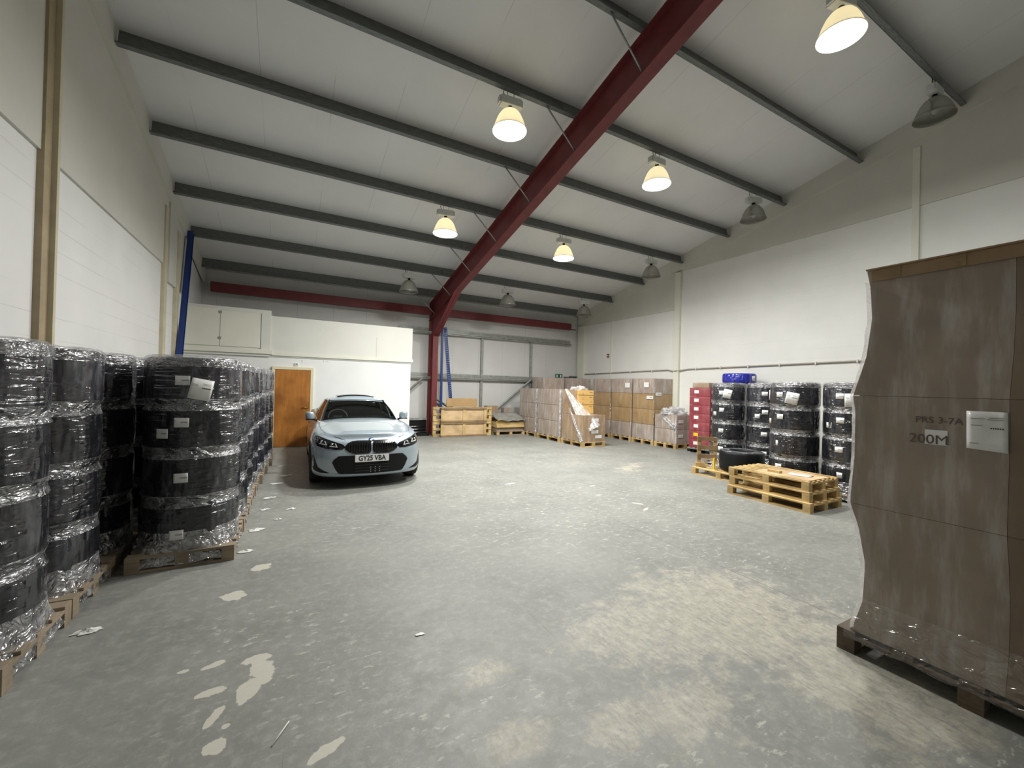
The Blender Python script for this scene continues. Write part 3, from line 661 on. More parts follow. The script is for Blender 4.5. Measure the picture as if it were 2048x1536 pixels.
def skirt(parent, r, half, z_hi, z_lo, name='film_skirt', seed=0, mat='film_skirt', ragged=0.03):
    """film spreading from the round coil out to the square pallet"""
    rr = random.Random(seed); N = 96; K = 9
    def fn(u, v):
        t = 2*math.pi*u; c, s = math.cos(t), math.sin(t)
        sq = half/max(abs(c), abs(s)); sq = min(sq, half*1.30)
        k = v**1.5; rad = (r+0.006)*(1-k)+(sq+0.004)*k
        w_ = -abs(mnoise.noise(Vector((c*6+seed, s*6, v*5))))*0.035*v*(1-v*0.5)
        z = z_hi+(z_lo-z_hi)*v+mnoise.noise(Vector((c*3, s*3+seed, 0)))*ragged*v*1.2
        return ((rad+w_)*c, (rad+w_)*s, z)
    return MB().grid(fn, N, K, True, True).build(name, mat, parent)
def cap(parent, r, z, seed=0, name='film_cap'):
    def fn(u, v):
        t = 2*math.pi*u; c, s = math.cos(t), math.sin(t)
        prof = [(r+0.008, z-0.09), (r+0.010, z-0.02), (r-0.02, z+0.008), (r-0.10, z+0.016), (r*0.55, z+0.012)]
        i = min(int(v*4), 3); f = v*4-i; a0, a1 = prof[i], prof[i+1]
        rad = a0[0]+(a1[0]-a0[0])*f+mnoise.noise(Vector((c*5+seed, s*5, v*3)))*0.008; zz = a0[1]+(a1[1]-a0[1])*f+mnoise.noise(Vector((c*7+seed, s*7, v*6)))*0.010
        return (rad*c, rad*s, zz)
    return MB().grid(fn, 64, 9, True, True).build(name, 'film', parent)
def waist(parent, r, z, seed=0):
    """film bridging the groove between two coils"""
    def fn(u, v):
        t = 2*math.pi*u; c, s = math.cos(t), math.sin(t); k = abs(v-0.5)*2
        rad = r+0.007-0.016*(1-k*k)+mnoise.noise(Vector((c*6+seed, s*6, z*9+v*3)))*0.006
        return (rad*c, rad*s, z-0.055+0.11*v)
    return MB().grid(fn, 72, 5, True, True).build('film_band', 'film', parent)
def coil_load(label, x, y, r=0.38, half=0.392, tiers=4, papers=None, rz=0.0, group=None, seed=0, th=TH, big=None, full=True):
    t = thing('wrapped_coil_load', label, 'pallet load', (x, y, 0), rz, group)
    pallet_parts(t, half*2, half*2, mat='old_wood', blk='old_wood', separate=False)
    z = 0.145
    for i in range(tiers):
        c = coil_mesh(r, th-0.003, seed*10+i, 'coil', 'coil_top' if i == tiers-1 else 'coil', t, z=z)
        for (ang, dz, w_, h_, tl) in (papers or {}).get(i, []):
            p_ = paper(c, r*1.012+0.004, ang, dz, w_, h_, tl)
        if i: waist(t, r, z, seed)
        z += th
    if full: skirt(t, r, half, 0.145+0.17, 0.035, seed=seed)
    else: skirt(t, r, half, 0.145+0.10, 0.10, seed=seed)
    cap(t, r, z, seed)
    if big:
        ang, zz, w_, h_, tl = big; paper(t, r*1.012+0.012, ang, zz, w_, h_, tl, True, 'shipping_label')
    return t
# --- left rows (pitch 0.8 m).  Angle -90 deg faces the camera side of the room
D = math.radians
std = lambda a0=-90: {0: [(D(a0), 0.15, 0.105, 0.085, 0.03)], 1: [(D(a0+3), 0.22, 0.105, 0.085, 0.03)], 2: [(D(a0+2), 0.28, 0.11, 0.085, -0.02), (D(a0-20), 0.18, 0.10, 0.085, 0.0)], 3: [(D(a0+2), 0.22, 0.11, 0.085, 0.0)]}
RIGHTG = 'film-wrapped black coil stacks near the right wall'; LEFTG = 'film-wrapped black coil stacks along the left wall'
coil_load('tall wrapped black coil stack at the left picture edge, nearest to the viewer', -1.68, 3.55, group=LEFTG, seed=1, full=True)
coil_load('wrapped black coil stack by the left wall, second from the picture edge', -1.68, 4.35, group=LEFTG, seed=2)
coil_load('shadowed wrapped black coil stack, a diagonal shadow edge crossing its top coil', -1.68, 5.15, group=LEFTG, seed=3)
coil_load('wrapped black coil stack glimpsed in the narrow gap left of the labelled stack', -1.68, 5.95, group=LEFTG, seed=4)
coil_load('black coil stack with a tilted shipping sheet and five white labels, at the front left', -0.81, 5.02, group=LEFTG, seed=5, papers=std(-97), big=(D(-75), 1.60, 0.17, 0.19, -0.2))
for k, (xx, lb) in enumerate([(-0.80, 'wrapped coil stack directly behind the labelled front one in the left row'), (-0.80, 'thin visible sliver of a wrapped coil stack, third in the left row'),
                              (-0.785, 'fourth wrapped coil stack in the left row, level with the middle of the car'), (-0.74, 'fifth wrapped coil stack in the left row leading to the brown door'),
                              (-0.71, 'wrapped coil stack last but one before the brown door'), (-0.66, 'farthest wrapped coil stack of the left row, next to the brown door')]):
    coil_load(lb, xx, 5.83+0.8*k, group=LEFTG, seed=6+k)
# --- right group
def stdr(m, aux): return {0: [(D(m), 0.27, 0.11, 0.09, 0)], 1: [(D(m), 0.24, 0.11, 0.09, 0.0)], 2: [(D(m+2), 0.27, 0.11, 0.09, 0.0), (D(aux), 0.18, 0.10, 0.09, 0)], 3: [(D(m), 0.22, 0.11, 0.09, 0)]}
coil_load('wrapped black coil stack nearest to the red crates on the right side', 8.98, 5.94, r=0.35, half=0.36, group=RIGHTG, seed=21, papers=stdr(-172, -200), big=(D(-152), 1.66, 0.17, 0.2, -0.2))
coil_load('wrapped black coil stack half hidden between two others behind the bare coil', 9.15, 5.20, r=0.35, half=0.36, group=RIGHTG, seed=22, papers=stdr(-154, -176), big=(D(-128), 1.66, 0.17, 0.21, 0.0))
coil_load('wrapped black coil stack rising directly behind the three bare pallets, tilted label on top', 7.98, 4.03, r=0.372, half=0.385, group=RIGHTG, seed=23, papers=stdr(-189, -226), big=(D(-159), 1.62, 0.19, 0.2, -0.2))
coil_load('wrapped black coil stack partly hidden by the tall brown carton load', 8.12, 3.24, r=0.372, half=0.385, group=RIGHTG, seed=24, papers=stdr(-181, -206), big=(D(-157), 1.62, 0.19, 0.21, 0.03))
coil_load('black coil stack farthest back by the right wall, carrying the blue coil', 10.2, 6.48, r=0.36, half=0.37, group=RIGHTG, seed=25)
bc = tag(coil_mesh(0.39, 0.26, 77, 'blue_coil', 'coil_blue', None, z=0), 'bright blue wrapped coil lying on top of a black stack by the right wall', 'coil'); bc.location = (10.2, 6.48, 0.145+4*TH+0.026)
paper(bc, 0.396, D(-95), 0.13, 0.11, 0.12)

# bare coil and its pallet
def loose_pallet(lab, x, y, z, L, W, rz, group=None, mat='pine', boards=5):
    t = thing('wooden_pallet', lab, 'pallet', (x, y, z), rz, group); pallet_parts(t, L, W, mat=mat, boards=boards); return t
loose_pallet('low bare wooden pallet on the floor carrying the unwrapped black coil', 7.83, 5.06, 0, 1.2, 0.95, R(90))
uc = thing('bare_coil', 'thick unwrapped black coil lying flat on the low pallet', 'coil', (7.92, 4.95, 0.145))
coil_mesh(0.395, 0.40, 91, 'coil_body', 'coil_bare', uc, hole=0.5)
MB().lathe([(0.388, 0.392), (0.34, 0.404), (0.27, 0.404), (0.22, 0.401)], 48).build('top_film', 'film', uc)
fr_ = thing('pallet_piece', 'broken ladder-like pallet piece standing upright on the low pallet', 'pallet piece', (7.62, 5.50, 0.145), R(-42))
for x in (-0.15, 0.15): MB().box(x-0.035, x+0.035, -0.012, 0.012, 0.02, 0.62).build('upright_board', 'pine', fr_)
for z in (0.24, 0.42, 0.60): MB().box(-0.185, 0.185, -0.034, -0.0125, z-0.06, z+0.02).build('cross_board', 'brown_board', fr_)
MB().box(-0.22, -0.04, -0.06, 0.06, 0.0, 0.08).build('foot_block', 'pine_block', fr_)
tag(MB().box(-0.02, 0.02, -0.012, 0.012, 0.0, 0.235).box(-0.03, 0.03, -0.04, 0.04, 0.0, 0.012).build('yellow_marker', 'yellow'), 'bright yellow plastic strip standing beside the bare coil', 'marker').location = (7.46, 5.22, 0.146)
def crumple(name, lab, cat, x, y, z, rx, ry, rz_, mat='film_white', seed=0, parent=None):
    b = MB(); n1, n2 = 26, 14
    def fn(u, v):
        t = 2*math.pi*u; p = math.pi*(v*0.5); c = Vector((math.cos(t)*math.cos(p), math.sin(t)*math.cos(p), math.sin(p)))
        f = 1+0.45*mnoise.noise(c*2.6+Vector((seed, 0, 0)))+0.25*mnoise.noise(c*7+Vector((0, seed, 0)))
        return (c.x*rx*f, c.y*ry*f, max(0, c.z*rz_*f))
    b.grid(fn, n1, n2, False, True)
    o = b.build(name, mat, parent); o.location = (x, y, z)
    return tag(o, lab, cat) if lab else o
crumple('film_scrap', 'crumpled clear film lying between the broken pallet piece and the bare coil', 'plastic film', 7.60, 5.30, 0.146, 0.10, 0.07, 0.09, seed=3)

# three bare pallets
G3 = 'bare pallets stacked before the right coil stacks'
loose_pallet('lowest of the three stacked bare pallets at the right', 6.96, 3.68, 0, 1.25, 0.90, R(90), G3)
loose_pallet('middle pallet of the bare stack at the right', 7.0, 3.70, 0.1445, 1.22, 0.86, R(89.4), G3)
loose_pallet('topmost bare pallet at the right, a plywood sheet lying on it', 7.02, 3.73, 0.289, 1.22, 0.86, R(90.3), G3, boards=7)
tag(MB().box(-0.32, 0.32, -0.38, 0.42, 0, 0.008).build('plywood_sheet', 'ply'), 'thin brown plywood sheet on the topmost bare pallet', 'board').location = (6.95, 3.53, 0.4335)
ps = tag(MB().grid(lambda u, v: (-0.10+0.2*u, -0.15+0.3*v, 0.004+0.006*math.sin(3*u)), 6, 6).build('paper_sheet', 'paper', solid=0.001), 'white sheet of paper lying on the plywood', 'paper'); ps.location = (6.98, 3.42, 0.4425); ps.rotation_euler = (0, 0, 0.2)
tag(MB().box(-0.04, 0.04, -0.09, 0.09, 0, 0.035).build('wood_offcut', 'pine'), 'short pale timber offcut on the plywood beside the paper', 'timber').location = (6.83, 3.72, 0.442)

# ================================================================ CARTON LOADS
def bulge_box(x0, x1, y0, y1, z0, z1, name, mat, parent, bul=0.012, seed=0, n=7, prof=None):
    """carton with slightly swollen faces"""
    b = MB(); cx, cy, cz = (x0+x1)/2, (y0+y1)/2, (z0+z1)/2
    def face(o, du, dv, nrm):
        o, du, dv, nrm = Vector(o), Vector(du), Vector(dv), Vector(nrm)
        def fn(u, v):
            p = o+du*u+dv*v; k = (1-(2*u-1)**4)*(1-(2*v-1)**4)
            q = p+nrm*(bul*k+0.006*k*mnoise.noise(p*3+Vector((seed, 0, 0))))
            if prof:
                q = prof(q)
            return tuple(q)
        b.grid(fn, n, n)
    dx, dy, dz = x1-x0, y1-y0, z1-z0
    face((x0, y0, z0), (dx, 0, 0), (0, 0, dz), (0, -1, 0)); face((x1, y1, z0), (-dx, 0, 0), (0, 0, dz), (0, 1, 0))
    face((x0, y1, z0), (0, -dy, 0), (0, 0, dz), (-1, 0, 0)); face((x1, y0, z0), (0, dy, 0), (0, 0, dz), (1, 0, 0))
    face((x0, y0, z1), (dx, 0, 0), (0, dy, 0), (0, 0, 1)); face((x0, y1, z0), (dx, 0, 0), (0, -dy, 0), (0, 0, -1))
    o = b.build(name, mat, parent)
    me = o.data; bm = bmesh.new(); bm.from_mesh(me); bmesh.ops.remove_doubles(bm, verts=bm.verts, dist=0.0005)
    for e in bm.edges:
        if len(e.link_faces) == 2 and e.calc_face_angle(0) > 0.7: e.smooth = False
    bm.to_mesh(me); bm.free()
    return o
def carton_load(label, x0, x1, y0, y1, tiers, mats, nx=1, ny=1, group=None, ztop=2.06, seed=0, film=True, bul=0.012):
    cx, cy = (x0+x1)/2, (y0+y1)/2
    t = thing('wrapped_carton_load', label, 'pallet load', (cx, cy, 0), 0, group)
    pallet_parts(t, x1-x0, y1-y0, separate=False)
    h = (ztop-0.146)/tiers; k = 0
    for i in range(tiers):
        m = mats[min(i, len(mats)-1)]
        for a1 in range(nx):
            for b1 in range(ny):
                xx0 = x0-cx+0.012+a1*(x1-x0-0.024)/nx; xx1 = xx0+(x1-x0-0.024)/nx-0.004
                yy0 = y0-cy+0.012+b1*(y1-y0-0.024)/ny; yy1 = yy0+(y1-y0-0.024)/ny-0.004
                bulge_box(xx0, xx1, yy0, yy1, 0.146+i*h, 0.146+(i+1)*h-0.008, 'carton', m, t, bul, seed+k); k += 1
    return t
def corner_film(t, x, y, z0, z1, w_, ax, name='film_edge', seed=0, mat='film_white'):
    """gathered film down a vertical edge; ax = +1/-1 outward directions"""
    def fn(u, v):
        n_ = mnoise.noise(Vector((u*3+seed, v*14, seed)))*0.02
        a1 = (u-0.5)*w_
        return (x+ax[0]*(0.012+n_)-(abs(a1) if a1 < 0 else 0)*ax[0], y+ax[1]*(0.012+n_)-(a1 if a1 > 0 else 0)*ax[1], z0+(z1-z0)*v)
    return MB().grid(fn, 7, 30).build(name, mat, t)
GW = 'wrapped carton stacks against the right wall'; GV = 'carton stacks in the middle back row'
MX = ['card_grey', 'card_tan', 'card_tan', 'card_grey']
w1 = carton_load('tall wrapped carton stack farthest along the right wall', 9.87, 10.72, 10.92, 11.9, 4, MX, 1, 1, GW, 2.07, 1)
w2 = carton_load('tall wrapped carton stack along the right wall, second from the far end', 9.87, 10.72, 9.92, 10.88, 4, MX, 1, 1, GW, 2.07, 11)
w3 = carton_load('tall wrapped carton stack with a white address label, behind the half-height load', 9.87, 10.72, 8.98, 9.88, 4, ['card_grey', 'card_tan', 'card_tan', 'card_grey'], 1, 1, GW, 2.07, 21)
w4 = carton_load('half-height wrapped carton load crowned with bunched film', 9.87, 10.72, 8.13, 8.94, 2, ['card_grey', 'card_grey'], 1, 1, GW, 0.99, 31)
def flat_label(t, x, y, z, w_, h_, nrm, name='paper_label', txt=True):
    d = 0.003
    if nrm == '-x': o = MB().box(x-d, x, y-w_/2, y+w_/2, z-h_/2, z+h_/2).build(name, 'paper', t); p = MB().box(x-d-0.001, x-d, y-w_*0.38, y+w_*0.02, z-h_*0.1, z+h_*0.1).build('print', 'ink_grey', o) if txt else None
    else: o = MB().box(x-w_/2, x+w_/2, y-d, y, z-h_/2, z+h_/2).build(name, 'paper', t); p = MB().box(x-w_*0.05, x+w_*0.38, y-d-0.001, y-d, z-h_*0.1, z+h_*0.1).build('print', 'ink_grey', o) if txt else None
    return o
flat_label(w3, -0.428-0.012, -0.30, 1.47, 0.26, 0.10, '-x')
flat_label(w3, -0.25, -0.455-0.012, 1.58, 0.26, 0.10, '-y')
flat_label(w3, -0.428-0.012, -0.15, 1.86, 0.2, 0.16, '-x', txt=False)
flat_label(w2, -0.428-0.012, -0.3, 1.84, 0.22, 0.16, '-x', txt=False)
flat_label(w4, -0.25, -0.41-0.012, 0.80, 0.2, 0.09, '-y'); flat_label(w4, -0.25, -0.41-0.012, 0.38, 0.2, 0.09, '-y')
for w_, yy in ((w1, -0.49), (w2, -0.48), (w3, -0.45)): corner_film(w_, -0.425, yy, 0.15, 2.05, 0.05, (-1, -1), seed=yy*7, mat='film')
corner_film(w4, -0.425, -0.405, 0.15, 0.97, 0.08, (-1, -1), seed=5)
crumple('bunched_film', None, None, -0.05, 0.0, 0.985, 0.40, 0.32, 0.20, seed=8, parent=w4)
def ribbon(parent, P0, P1, w0, w1, name, seed=0, amp=0.03, mat='film_white', sag=0.0, up=(0, 0, 1)):
    P0, P1 = Vector(P0), Vector(P1); d = (P1-P0).normalized(); s = d.cross(Vector(up)).normalized(); n_ = s.cross(d)
    def fn(u, v):
        w_ = w0+(w1-w0)*v
        p = P0.lerp(P1, v)+s*(u-0.5)*w_+n_*(amp*mnoise.noise(Vector((u*9*(0.4+v)+seed, v*2.2, 0)))*(0.4+v)-sag*math.sin(v*math.pi))
        return tuple(p)
    return MB().grid(fn, 22, 26).build(name, mat, parent)
ribbon(w4, (-0.45, 0.10, 0.96), (-0.46, -0.40, 0.62), 0.10, 0.16, 'torn_film', 4, 0.04, up=(1, 0, 0))
v1 = carton_load('wrapped grey-brown carton load at the far left end of the middle row', 7.42, 8.28, 11.88, 13.05, 3, ['card_grey'], 1, 1, GV, 1.66, 41, bul=0.006)
v2 = carton_load('wrapped grey-brown carton load in the middle of the row, shiny film at its edges', 7.42, 8.28, 10.48, 11.80, 3, ['card_grey'], 1, 1, GV, 1.66, 51, bul=0.006)
for v_, yy in ((v1, -0.585), (v2, -0.66)): corner_film(v_, -0.43, yy, 0.15, 1.65, 0.10, (-1, -1), seed=yy*3)
corner_film(v2, -0.43, 0.655, 0.15, 1.65, 0.06, (-1, 1), seed=2)
# front load, partly unwrapped: lower cartons, five flat yellow cartons above, torn film hanging down
v3 = thing('opened_carton_load', 'opened carton load with flat yellow cartons and torn film hanging from it', 'pallet load', (7.85, 9.86, 0), 0, GV)
pallet_parts(v3, 0.86, 1.04, separate=False)
bulge_box(-0.42, 0.42, -0.51, 0.0, 0.146, 0.92, 'carton', 'card_brown', v3, 0.006, 60)
bulge_box(-0.42, 0.42, 0.005, 0.51, 0.146, 0.92, 'carton', 'card_brown', v3, 0.006, 61)
bulge_box(-0.42, -0.40+0.2, 0.08, 0.51, 0.925, 1.645, 'carton', 'card_brown', v3, 0.004, 62)
for i in range(5):
    z0 = 0.925+i*0.144
    c_ = MB().box(-0.19, 0.40, 0.02+0.01*(i % 2), 0.50, z0, z0+0.141).build('flat_carton', 'card_yellow', v3, bevel=0.004)
    if i >= 1: MB().box(0.23, 0.35, 0.018+0.01*(i % 2), 0.020+0.01*(i % 2), z0+0.07, z0+0.085).build('print', 'brown_board', c_)
    MB().box(-0.02, 0.0, 0.018+0.01*(i % 2), 0.020+0.01*(i % 2), z0+0.01, z0+0.06).build('print', 'brown_board', c_)
for z in (0.38, 0.55, 0.72): flat_label(v3, 0.02, -0.522, z+0.06, 0.26, 0.10, '-y', 'white_panel', False)
flat_label(v3, 0.16, -0.522, 0.29, 0.24, 0.09, '-y', 'white_panel', False)
ribbon(v3, (-0.52, 0.22, 1.67), (-0.13, -0.58, 0.50), 0.05, 0.55, 'torn_film', 9, 0.07, up=(0.62, 0.78, 0.0))
ribbon(v3, (-0.45, 0.1, 1.1), (-0.45, -0.50, 0.16), 0.05, 0.14, 'torn_film', 12, 0.03, up=(-1, 0, 0))
crumple('bunched_film', None, None, 0.02, 0.25, 1.645, 0.30, 0.16, 0.12, seed=14, parent=v3)
# two loads behind the middle row
carton_load('tall wrapped carton load behind the middle row, left one of two', 8.32, 9.28, 12.85, 13.68, 3, ['card_tan', 'card_grey', 'card_grey'], 1, 1, 'carton loads behind the middle row', 2.08, 71)
carton_load('tall wrapped carton load behind the middle row, right one of two', 9.32, 10.25, 12.45, 13.40, 3, ['card_tan', 'card_grey', 'card_grey'], 1, 1, 'carton loads behind the middle row', 2.08, 81)

# big brown load at the right edge of the picture
bg = thing('tall_carton_load', 'very tall wrapped brown carton load filling the right edge, handwriting on its side', 'pallet load', (3.87, 0.75, 0))
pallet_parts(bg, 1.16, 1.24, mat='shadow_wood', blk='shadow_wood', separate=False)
def bigprof(q):
    z = q.z; k = 1.0
    pts = [(0.0, 1.30), (0.2, 1.285), (0.35, 1.245), (0.6, 1.235), (0.85, 1.275), (0.97, 1.315), (1.0, 1.318), (1.3, 1.30), (1.6, 1.30), (1.69, 1.315), (1.75, 1.30), (1.95, 1.25), (2.2, 1.225), (2.4, 1.235), (2.52, 1.255)]
    for (za, ya), (zb, yb) in zip(pts, pts[1:]):
        if za <= z <= zb: ye = ya+(yb-ya)*(z-za)/(zb-za); break
    else: ye = 1.28
    lim = ye-0.75
    s = max(0, (q.y+0.5)/1.05)
    q.y = q.y+(lim-0.52)*s*s
    q.x = q.x-(1.30-ye)*(-0.3)*(1 if q.x < -0.5 else 0)
    return q
zs = [0.147, 0.985, 1.70, 2.515]; k = 0
for i in range(3):
    for (y0, y1) in ((-0.60, -0.1215), (-0.12, 0.52)):
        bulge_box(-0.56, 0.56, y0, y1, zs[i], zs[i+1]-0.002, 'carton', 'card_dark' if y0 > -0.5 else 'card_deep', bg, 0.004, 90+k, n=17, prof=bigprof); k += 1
tp = MB().box(-0.562, -0.558, -0.60, 0.475, 2.44, 2.512).build('tape_band', 'card_top', bg)
for y0 in (-0.25, 0.05, 0.33): MB().box(-0.566, -0.562, y0, y0+0.05, 2.445, 2.512).build('tape_band', 'brown_board', bg)
MB().box(-0.58, 0.58, -0.62, 0.50, 2.513, 2.522).build('top_sheet', 'card_top', bg)
# film gathered on the far vertical edge, and the skirt over the pallet
def ef(u, v):
    z = 0.15+2.30*v; q = Vector((-0.56, 0.52, z)); q = bigprof(q)
    n_ = mnoise.noise(Vector((u*2, v*30, 3)))*0.010
    return (-0.572+0.09*u+n_, q.y+0.012+0.012*math.sin(u*3)+n_, z)
MB().grid(ef, 6, 90).build('film_edge', 'film_white', bg)
def sk(u, v):
    y = -0.61+1.19*u; z = 0.40-0.30*v
    n_ = mnoise.noise(Vector((u*14, v*3, 1)))*0.008
    return (-0.566-0.024*v+n_, y, z+mnoise.noise(Vector((u*9, 0, 4)))*0.012*v-0.02*u*(1-v))
MB().grid(sk, 70, 8).build('film_skirt', 'film_dull', bg)
MYZ = Matrix(((0, 0, -1, 0), (-1, 0, 0, 0), (0, 1, 0, 0), (0, 0, 0, 1)))  # text x -> -y, text y -> z, facing -x
sl = MB().grid(lambda u, v: (-0.572-0.004*math.sin(u*6)*v, 0.035-0.15*u+0.003*v, 1.425+0.205*v-0.01*u*(1-v)), 8, 6).build('shipping_label', 'paper', bg, solid=0.001)
for (a_, b_, z) in ((0.55, 0.9, 0.83), (0.5, 0.88, 0.78), (0.1, 0.45, 0.8), (0.1, 0.4, 0.62), (0.08, 0.3, 0.14)):
    MB().box(-0.5785, -0.577, 0.035-0.15*b_, 0.035-0.15*a_, 1.425+0.205*z, 1.425+0.205*z+0.003).build('print', 'ink_grey', sl)
for j in range(6): MB().box(-0.5785, -0.577, 0.035-0.15*(0.62+j*0.055), 0.035-0.15*(0.585+j*0.055), 1.425+0.205*0.55, 1.425+0.205*0.58).build('print', 'ink', sl)
l2 = MB().box(-0.572, -0.569, 0.11, 0.205, 1.425, 1.51).build('paper_label', 'paper', bg, bevel=0.001)
text('PRS 3-7A', 0.052, 'ink_marker', bg, Matrix.Translation((-0.5695, 0.15, 1.565)) @ MYZ, 'handwriting')
text('200M', 0.075, 'ink_marker', bg, Matrix.Translation((-0.574, 0.19, 1.452)) @ MYZ, 'handwriting')

# red crates
rc = thing('wrapped_crate_load', 'wrapped stack of dark red crates with white labels and an orange sticker', 'pallet load', (10.18, 7.45, 0), R(8))
pallet_parts(rc, 0.62, 0.62, mat='carpet_grey', blk='dark', separate=False)
zc = 0.146
for i in range(7):
    h = 0.236; bulge_box(-0.27, 0.27, -0.29, 0.29, zc, zc+h-0.006, 'crate', 'red_crate', rc, 0.006, 100+i)
    o = MB().box(-0.285, -0.281, 0.02, 0.15, zc+0.08, zc+0.17).build('paper_label', 'paper' if i != 1 else 'yellow', rc)
    o = MB().box(-0.22, -0.10, -0.305, -0.301, zc+0.08, zc+0.17).build('paper_label', 'paper' if i != 1 else 'yellow', rc)
    zc += h
bulge_box(-0.2, 0.25, -0.22, 0.25, zc, zc+0.14, 'carton', 'card_brown', rc, 0.004, 120)
MB().box(-0.10, 0.02, -0.306, -0.302, 1.36, 1.50).build('orange_sticker', 'orange', rc)
MB().grid(lambda u, v: (0.275+0.02*mnoise.noise(Vector((u*3, v*9, 2))), -0.30+0.1*u, 0.3+1.6*v), 5, 20).build('film_edge', 'film_white', rc)
MB().grid(lambda u, v: (-0.31+0.62*u, -0.31-0.01*v+0.01*mnoise.noise(Vector((u*9, v*3, 7))), 0.35-0.33*v), 24, 6).build('film_skirt', 'film_white', rc)

# ================================================================ BOARDS, FRAMES AND PALLETS AT THE BACK
GP = 'long slatted pallets standing on edge at the back'
for k, (z, lb) in enumerate(((0.0, 'lower long slatted pallet standing on edge behind the crate sides'), (0.49, 'upper long slatted pallet standing on edge on top of the lower one'))):
    t = thing('slatted_pallet', lb, 'pallet', (5.18, 12.92, z), R(-2), GP)
    for zz in (0.035, 0.235, 0.43): MB().box(-1.03, 1.03, -0.03, -0.008, zz-0.035, zz+0.045).build('slat', 'pine', t)
    for x in (-0.99, -0.45, 0.45, 0.99): MB().box(x-0.05, x+0.05, -0.007, 0.09, 0.002, 0.478).build('cross_bearer', 'pine_block' if abs(x) < 0.9 else 'pine', t)
    for zz in (0.04, 0.43): MB().box(-1.03, 1.03, 0.0905, 0.108, zz-0.035, zz+0.04).build('back_slat', 'pine', t)
for k, (z, lb) in enumerate(((0.0, 'lower framed plywood crate side with two panels, standing on the floor'), (0.475, 'upper framed plywood crate side with two panels and a brown top edge'))):
    t = thing('crate_side', lb, 'crate panel', (5.14, 12.74, z), R(-2), 'framed plywood crate sides at the back')
    MB().box(-0.80, 0.80, -0.06, 0.13, 0.0, 0.055).build('bottom_ledge', 'brown_board', t, bevel=0.004)
    MB().box(-0.80, 0.80, -0.05, 0.13, 0.42, 0.47).build('top_ledge', 'brown_board', t, bevel=0.004)
    for x in (-0.75, 0.0, 0.75): MB().box(x-0.05, x+0.05, -0.03, 0.0, 0.056, 0.419).build('batten', 'pine', t)
    for x0 in (-0.70, 0.05): MB().box(x0, x0+0.65, -0.008, 0.006, 0.056, 0.419).build('plywood_panel', 'ply', t)
t = MB().prism([(-0.55, 0), (0.55, 0), (0.55, 0.25), (0.52, 0.28), (-0.50, 0.28), (-0.55, 0.23)], 0, 0.03, 'y').build('cardboard_sheet', 'card'); t.location = (5.18, 13.045, 0.975); t.rotation_euler = (R(-6), 0, R(-2))
tag(t, 'stiff brown cardboard sheet sticking up behind the slatted pallets', 'cardboard')
# pile to the right: pallet, timber, grey sheet, brown box
loose_pallet('old grey pallet on the floor beneath the timber pile at the back', 6.85, 12.98, 0, 1.1, 0.8, R(0), mat='old_wood')
tag(B(6.32, 7.38, 12.66, 13.3, 0.146, 0.27).build('plank_pack', 'old_wood'), 'dark weathered timber pack lying on the old pallet', 'timber')
for i, (z, lb) in enumerate(((0.272, 'lower long yellowish plank on the timber pile'), (0.36, 'upper long yellowish plank on the timber pile'))):
    tag(B(6.29, 7.37, 12.58+0.03*i, 13.3, z, z+0.085).build('timber_plank', 'pine', bevel=0.004), lb, 'timber', 'planks on the timber pile')
tag(MB().prism([(6.30, 0.447), (6.85, 0.447), (6.7, 0.465), (6.32, 0.49)], 12.63, 12.7, 'y').build('yellow_strip', 'yellow'), 'bright yellow strip lying on the plank pile', 'strip')
tag(MB().grid(lambda u, v: (6.29+1.09*u, 12.5+0.75*v, 0.53+0.22*v+0.05*mnoise.noise(Vector((u*4, v*3, 0)))), 24, 14).build('grey_sheet', 'carpet_grey', solid=0.02), 'folded grey plastic sheet sloping over the timber pile', 'sheet')
tag(MB().box(6.3, 6.75, 13.45, 13.7, 0.0, 0.98).build('brown_carton', 'card_brown', bevel=0.004), 'brown carton standing behind the grey sheet near the back wall', 'carton')
tag(MB().box(7.0, 7.36, 13.45, 13.7, 0.0, 0.90).build('dark_carton', 'card_dark', bevel=0.004), 'darker brown carton behind the sheet beside the wrapped cartons', 'carton')
# black items on the floor left of the red column
t = thing('black_frame_pile', 'low pile of black frames with pale bars on the floor beside the red column', 'pile', (3.65, 13.2, 0))
B(-0.35, 0.45, 0, 0.4, 0.0, 0.10).build('base_frame', 'dark', t); B(-0.35, 0.45, 0.36, 0.42, 0.1, 0.5).build('back_panel', 'dark', t)
for i, z in enumerate((0.13, 0.22, 0.31)): MB().tube([(-0.3, 0.0+0.05*i, z), (0.38-0.04*i, 0.08+0.03*i, z)], 0.018, 8).build('pale_bar', 'chrome', t)
B(-0.35, 0.45, 0.3, 0.5, 0.5, 0.56).build('grey_rail', 'galv_rail', t)

# ================================================================ SCRAPS ON THE FLOOR
def scrap(x, y, r, lab, seed, flat=False):
    o = MB(); n = 16
    def fn(u, v):
        t_ = 2*math.pi*u; c = Vector((math.cos(t_), math.sin(t_), 0)); f = 1+0.9*mnoise.noise(c*1.7+Vector((seed*3.1, 0, 0)))
        return (c.x*r*f*v*1.3, c.y*r*f*v*0.7, 0.004+(0.03*(1-v)*(0.5+mnoise.noise(Vector((c.x*3, c.y*3, v*4+seed)))) if not flat else 0.002*(1-v)))
    o.grid(fn, n, 5, False, True); o = o.build('film_scrap', 'scrap'); o.location = (x, y, 0.001)
    tag(o, lab, 'scrap', 'torn film scraps on the floor along the left row')
scrap(-0.30, 5.44, 0.085, 'largest white torn film scrap beside the labelled coil stack', 1)
scrap(-0.24, 6.25, 0.055, 'white torn film scrap on the floor, next after the largest one', 2)
scrap(-0.22, 6.85, 0.06, 'twisted white film scrap beside the third stack of the left row', 3)
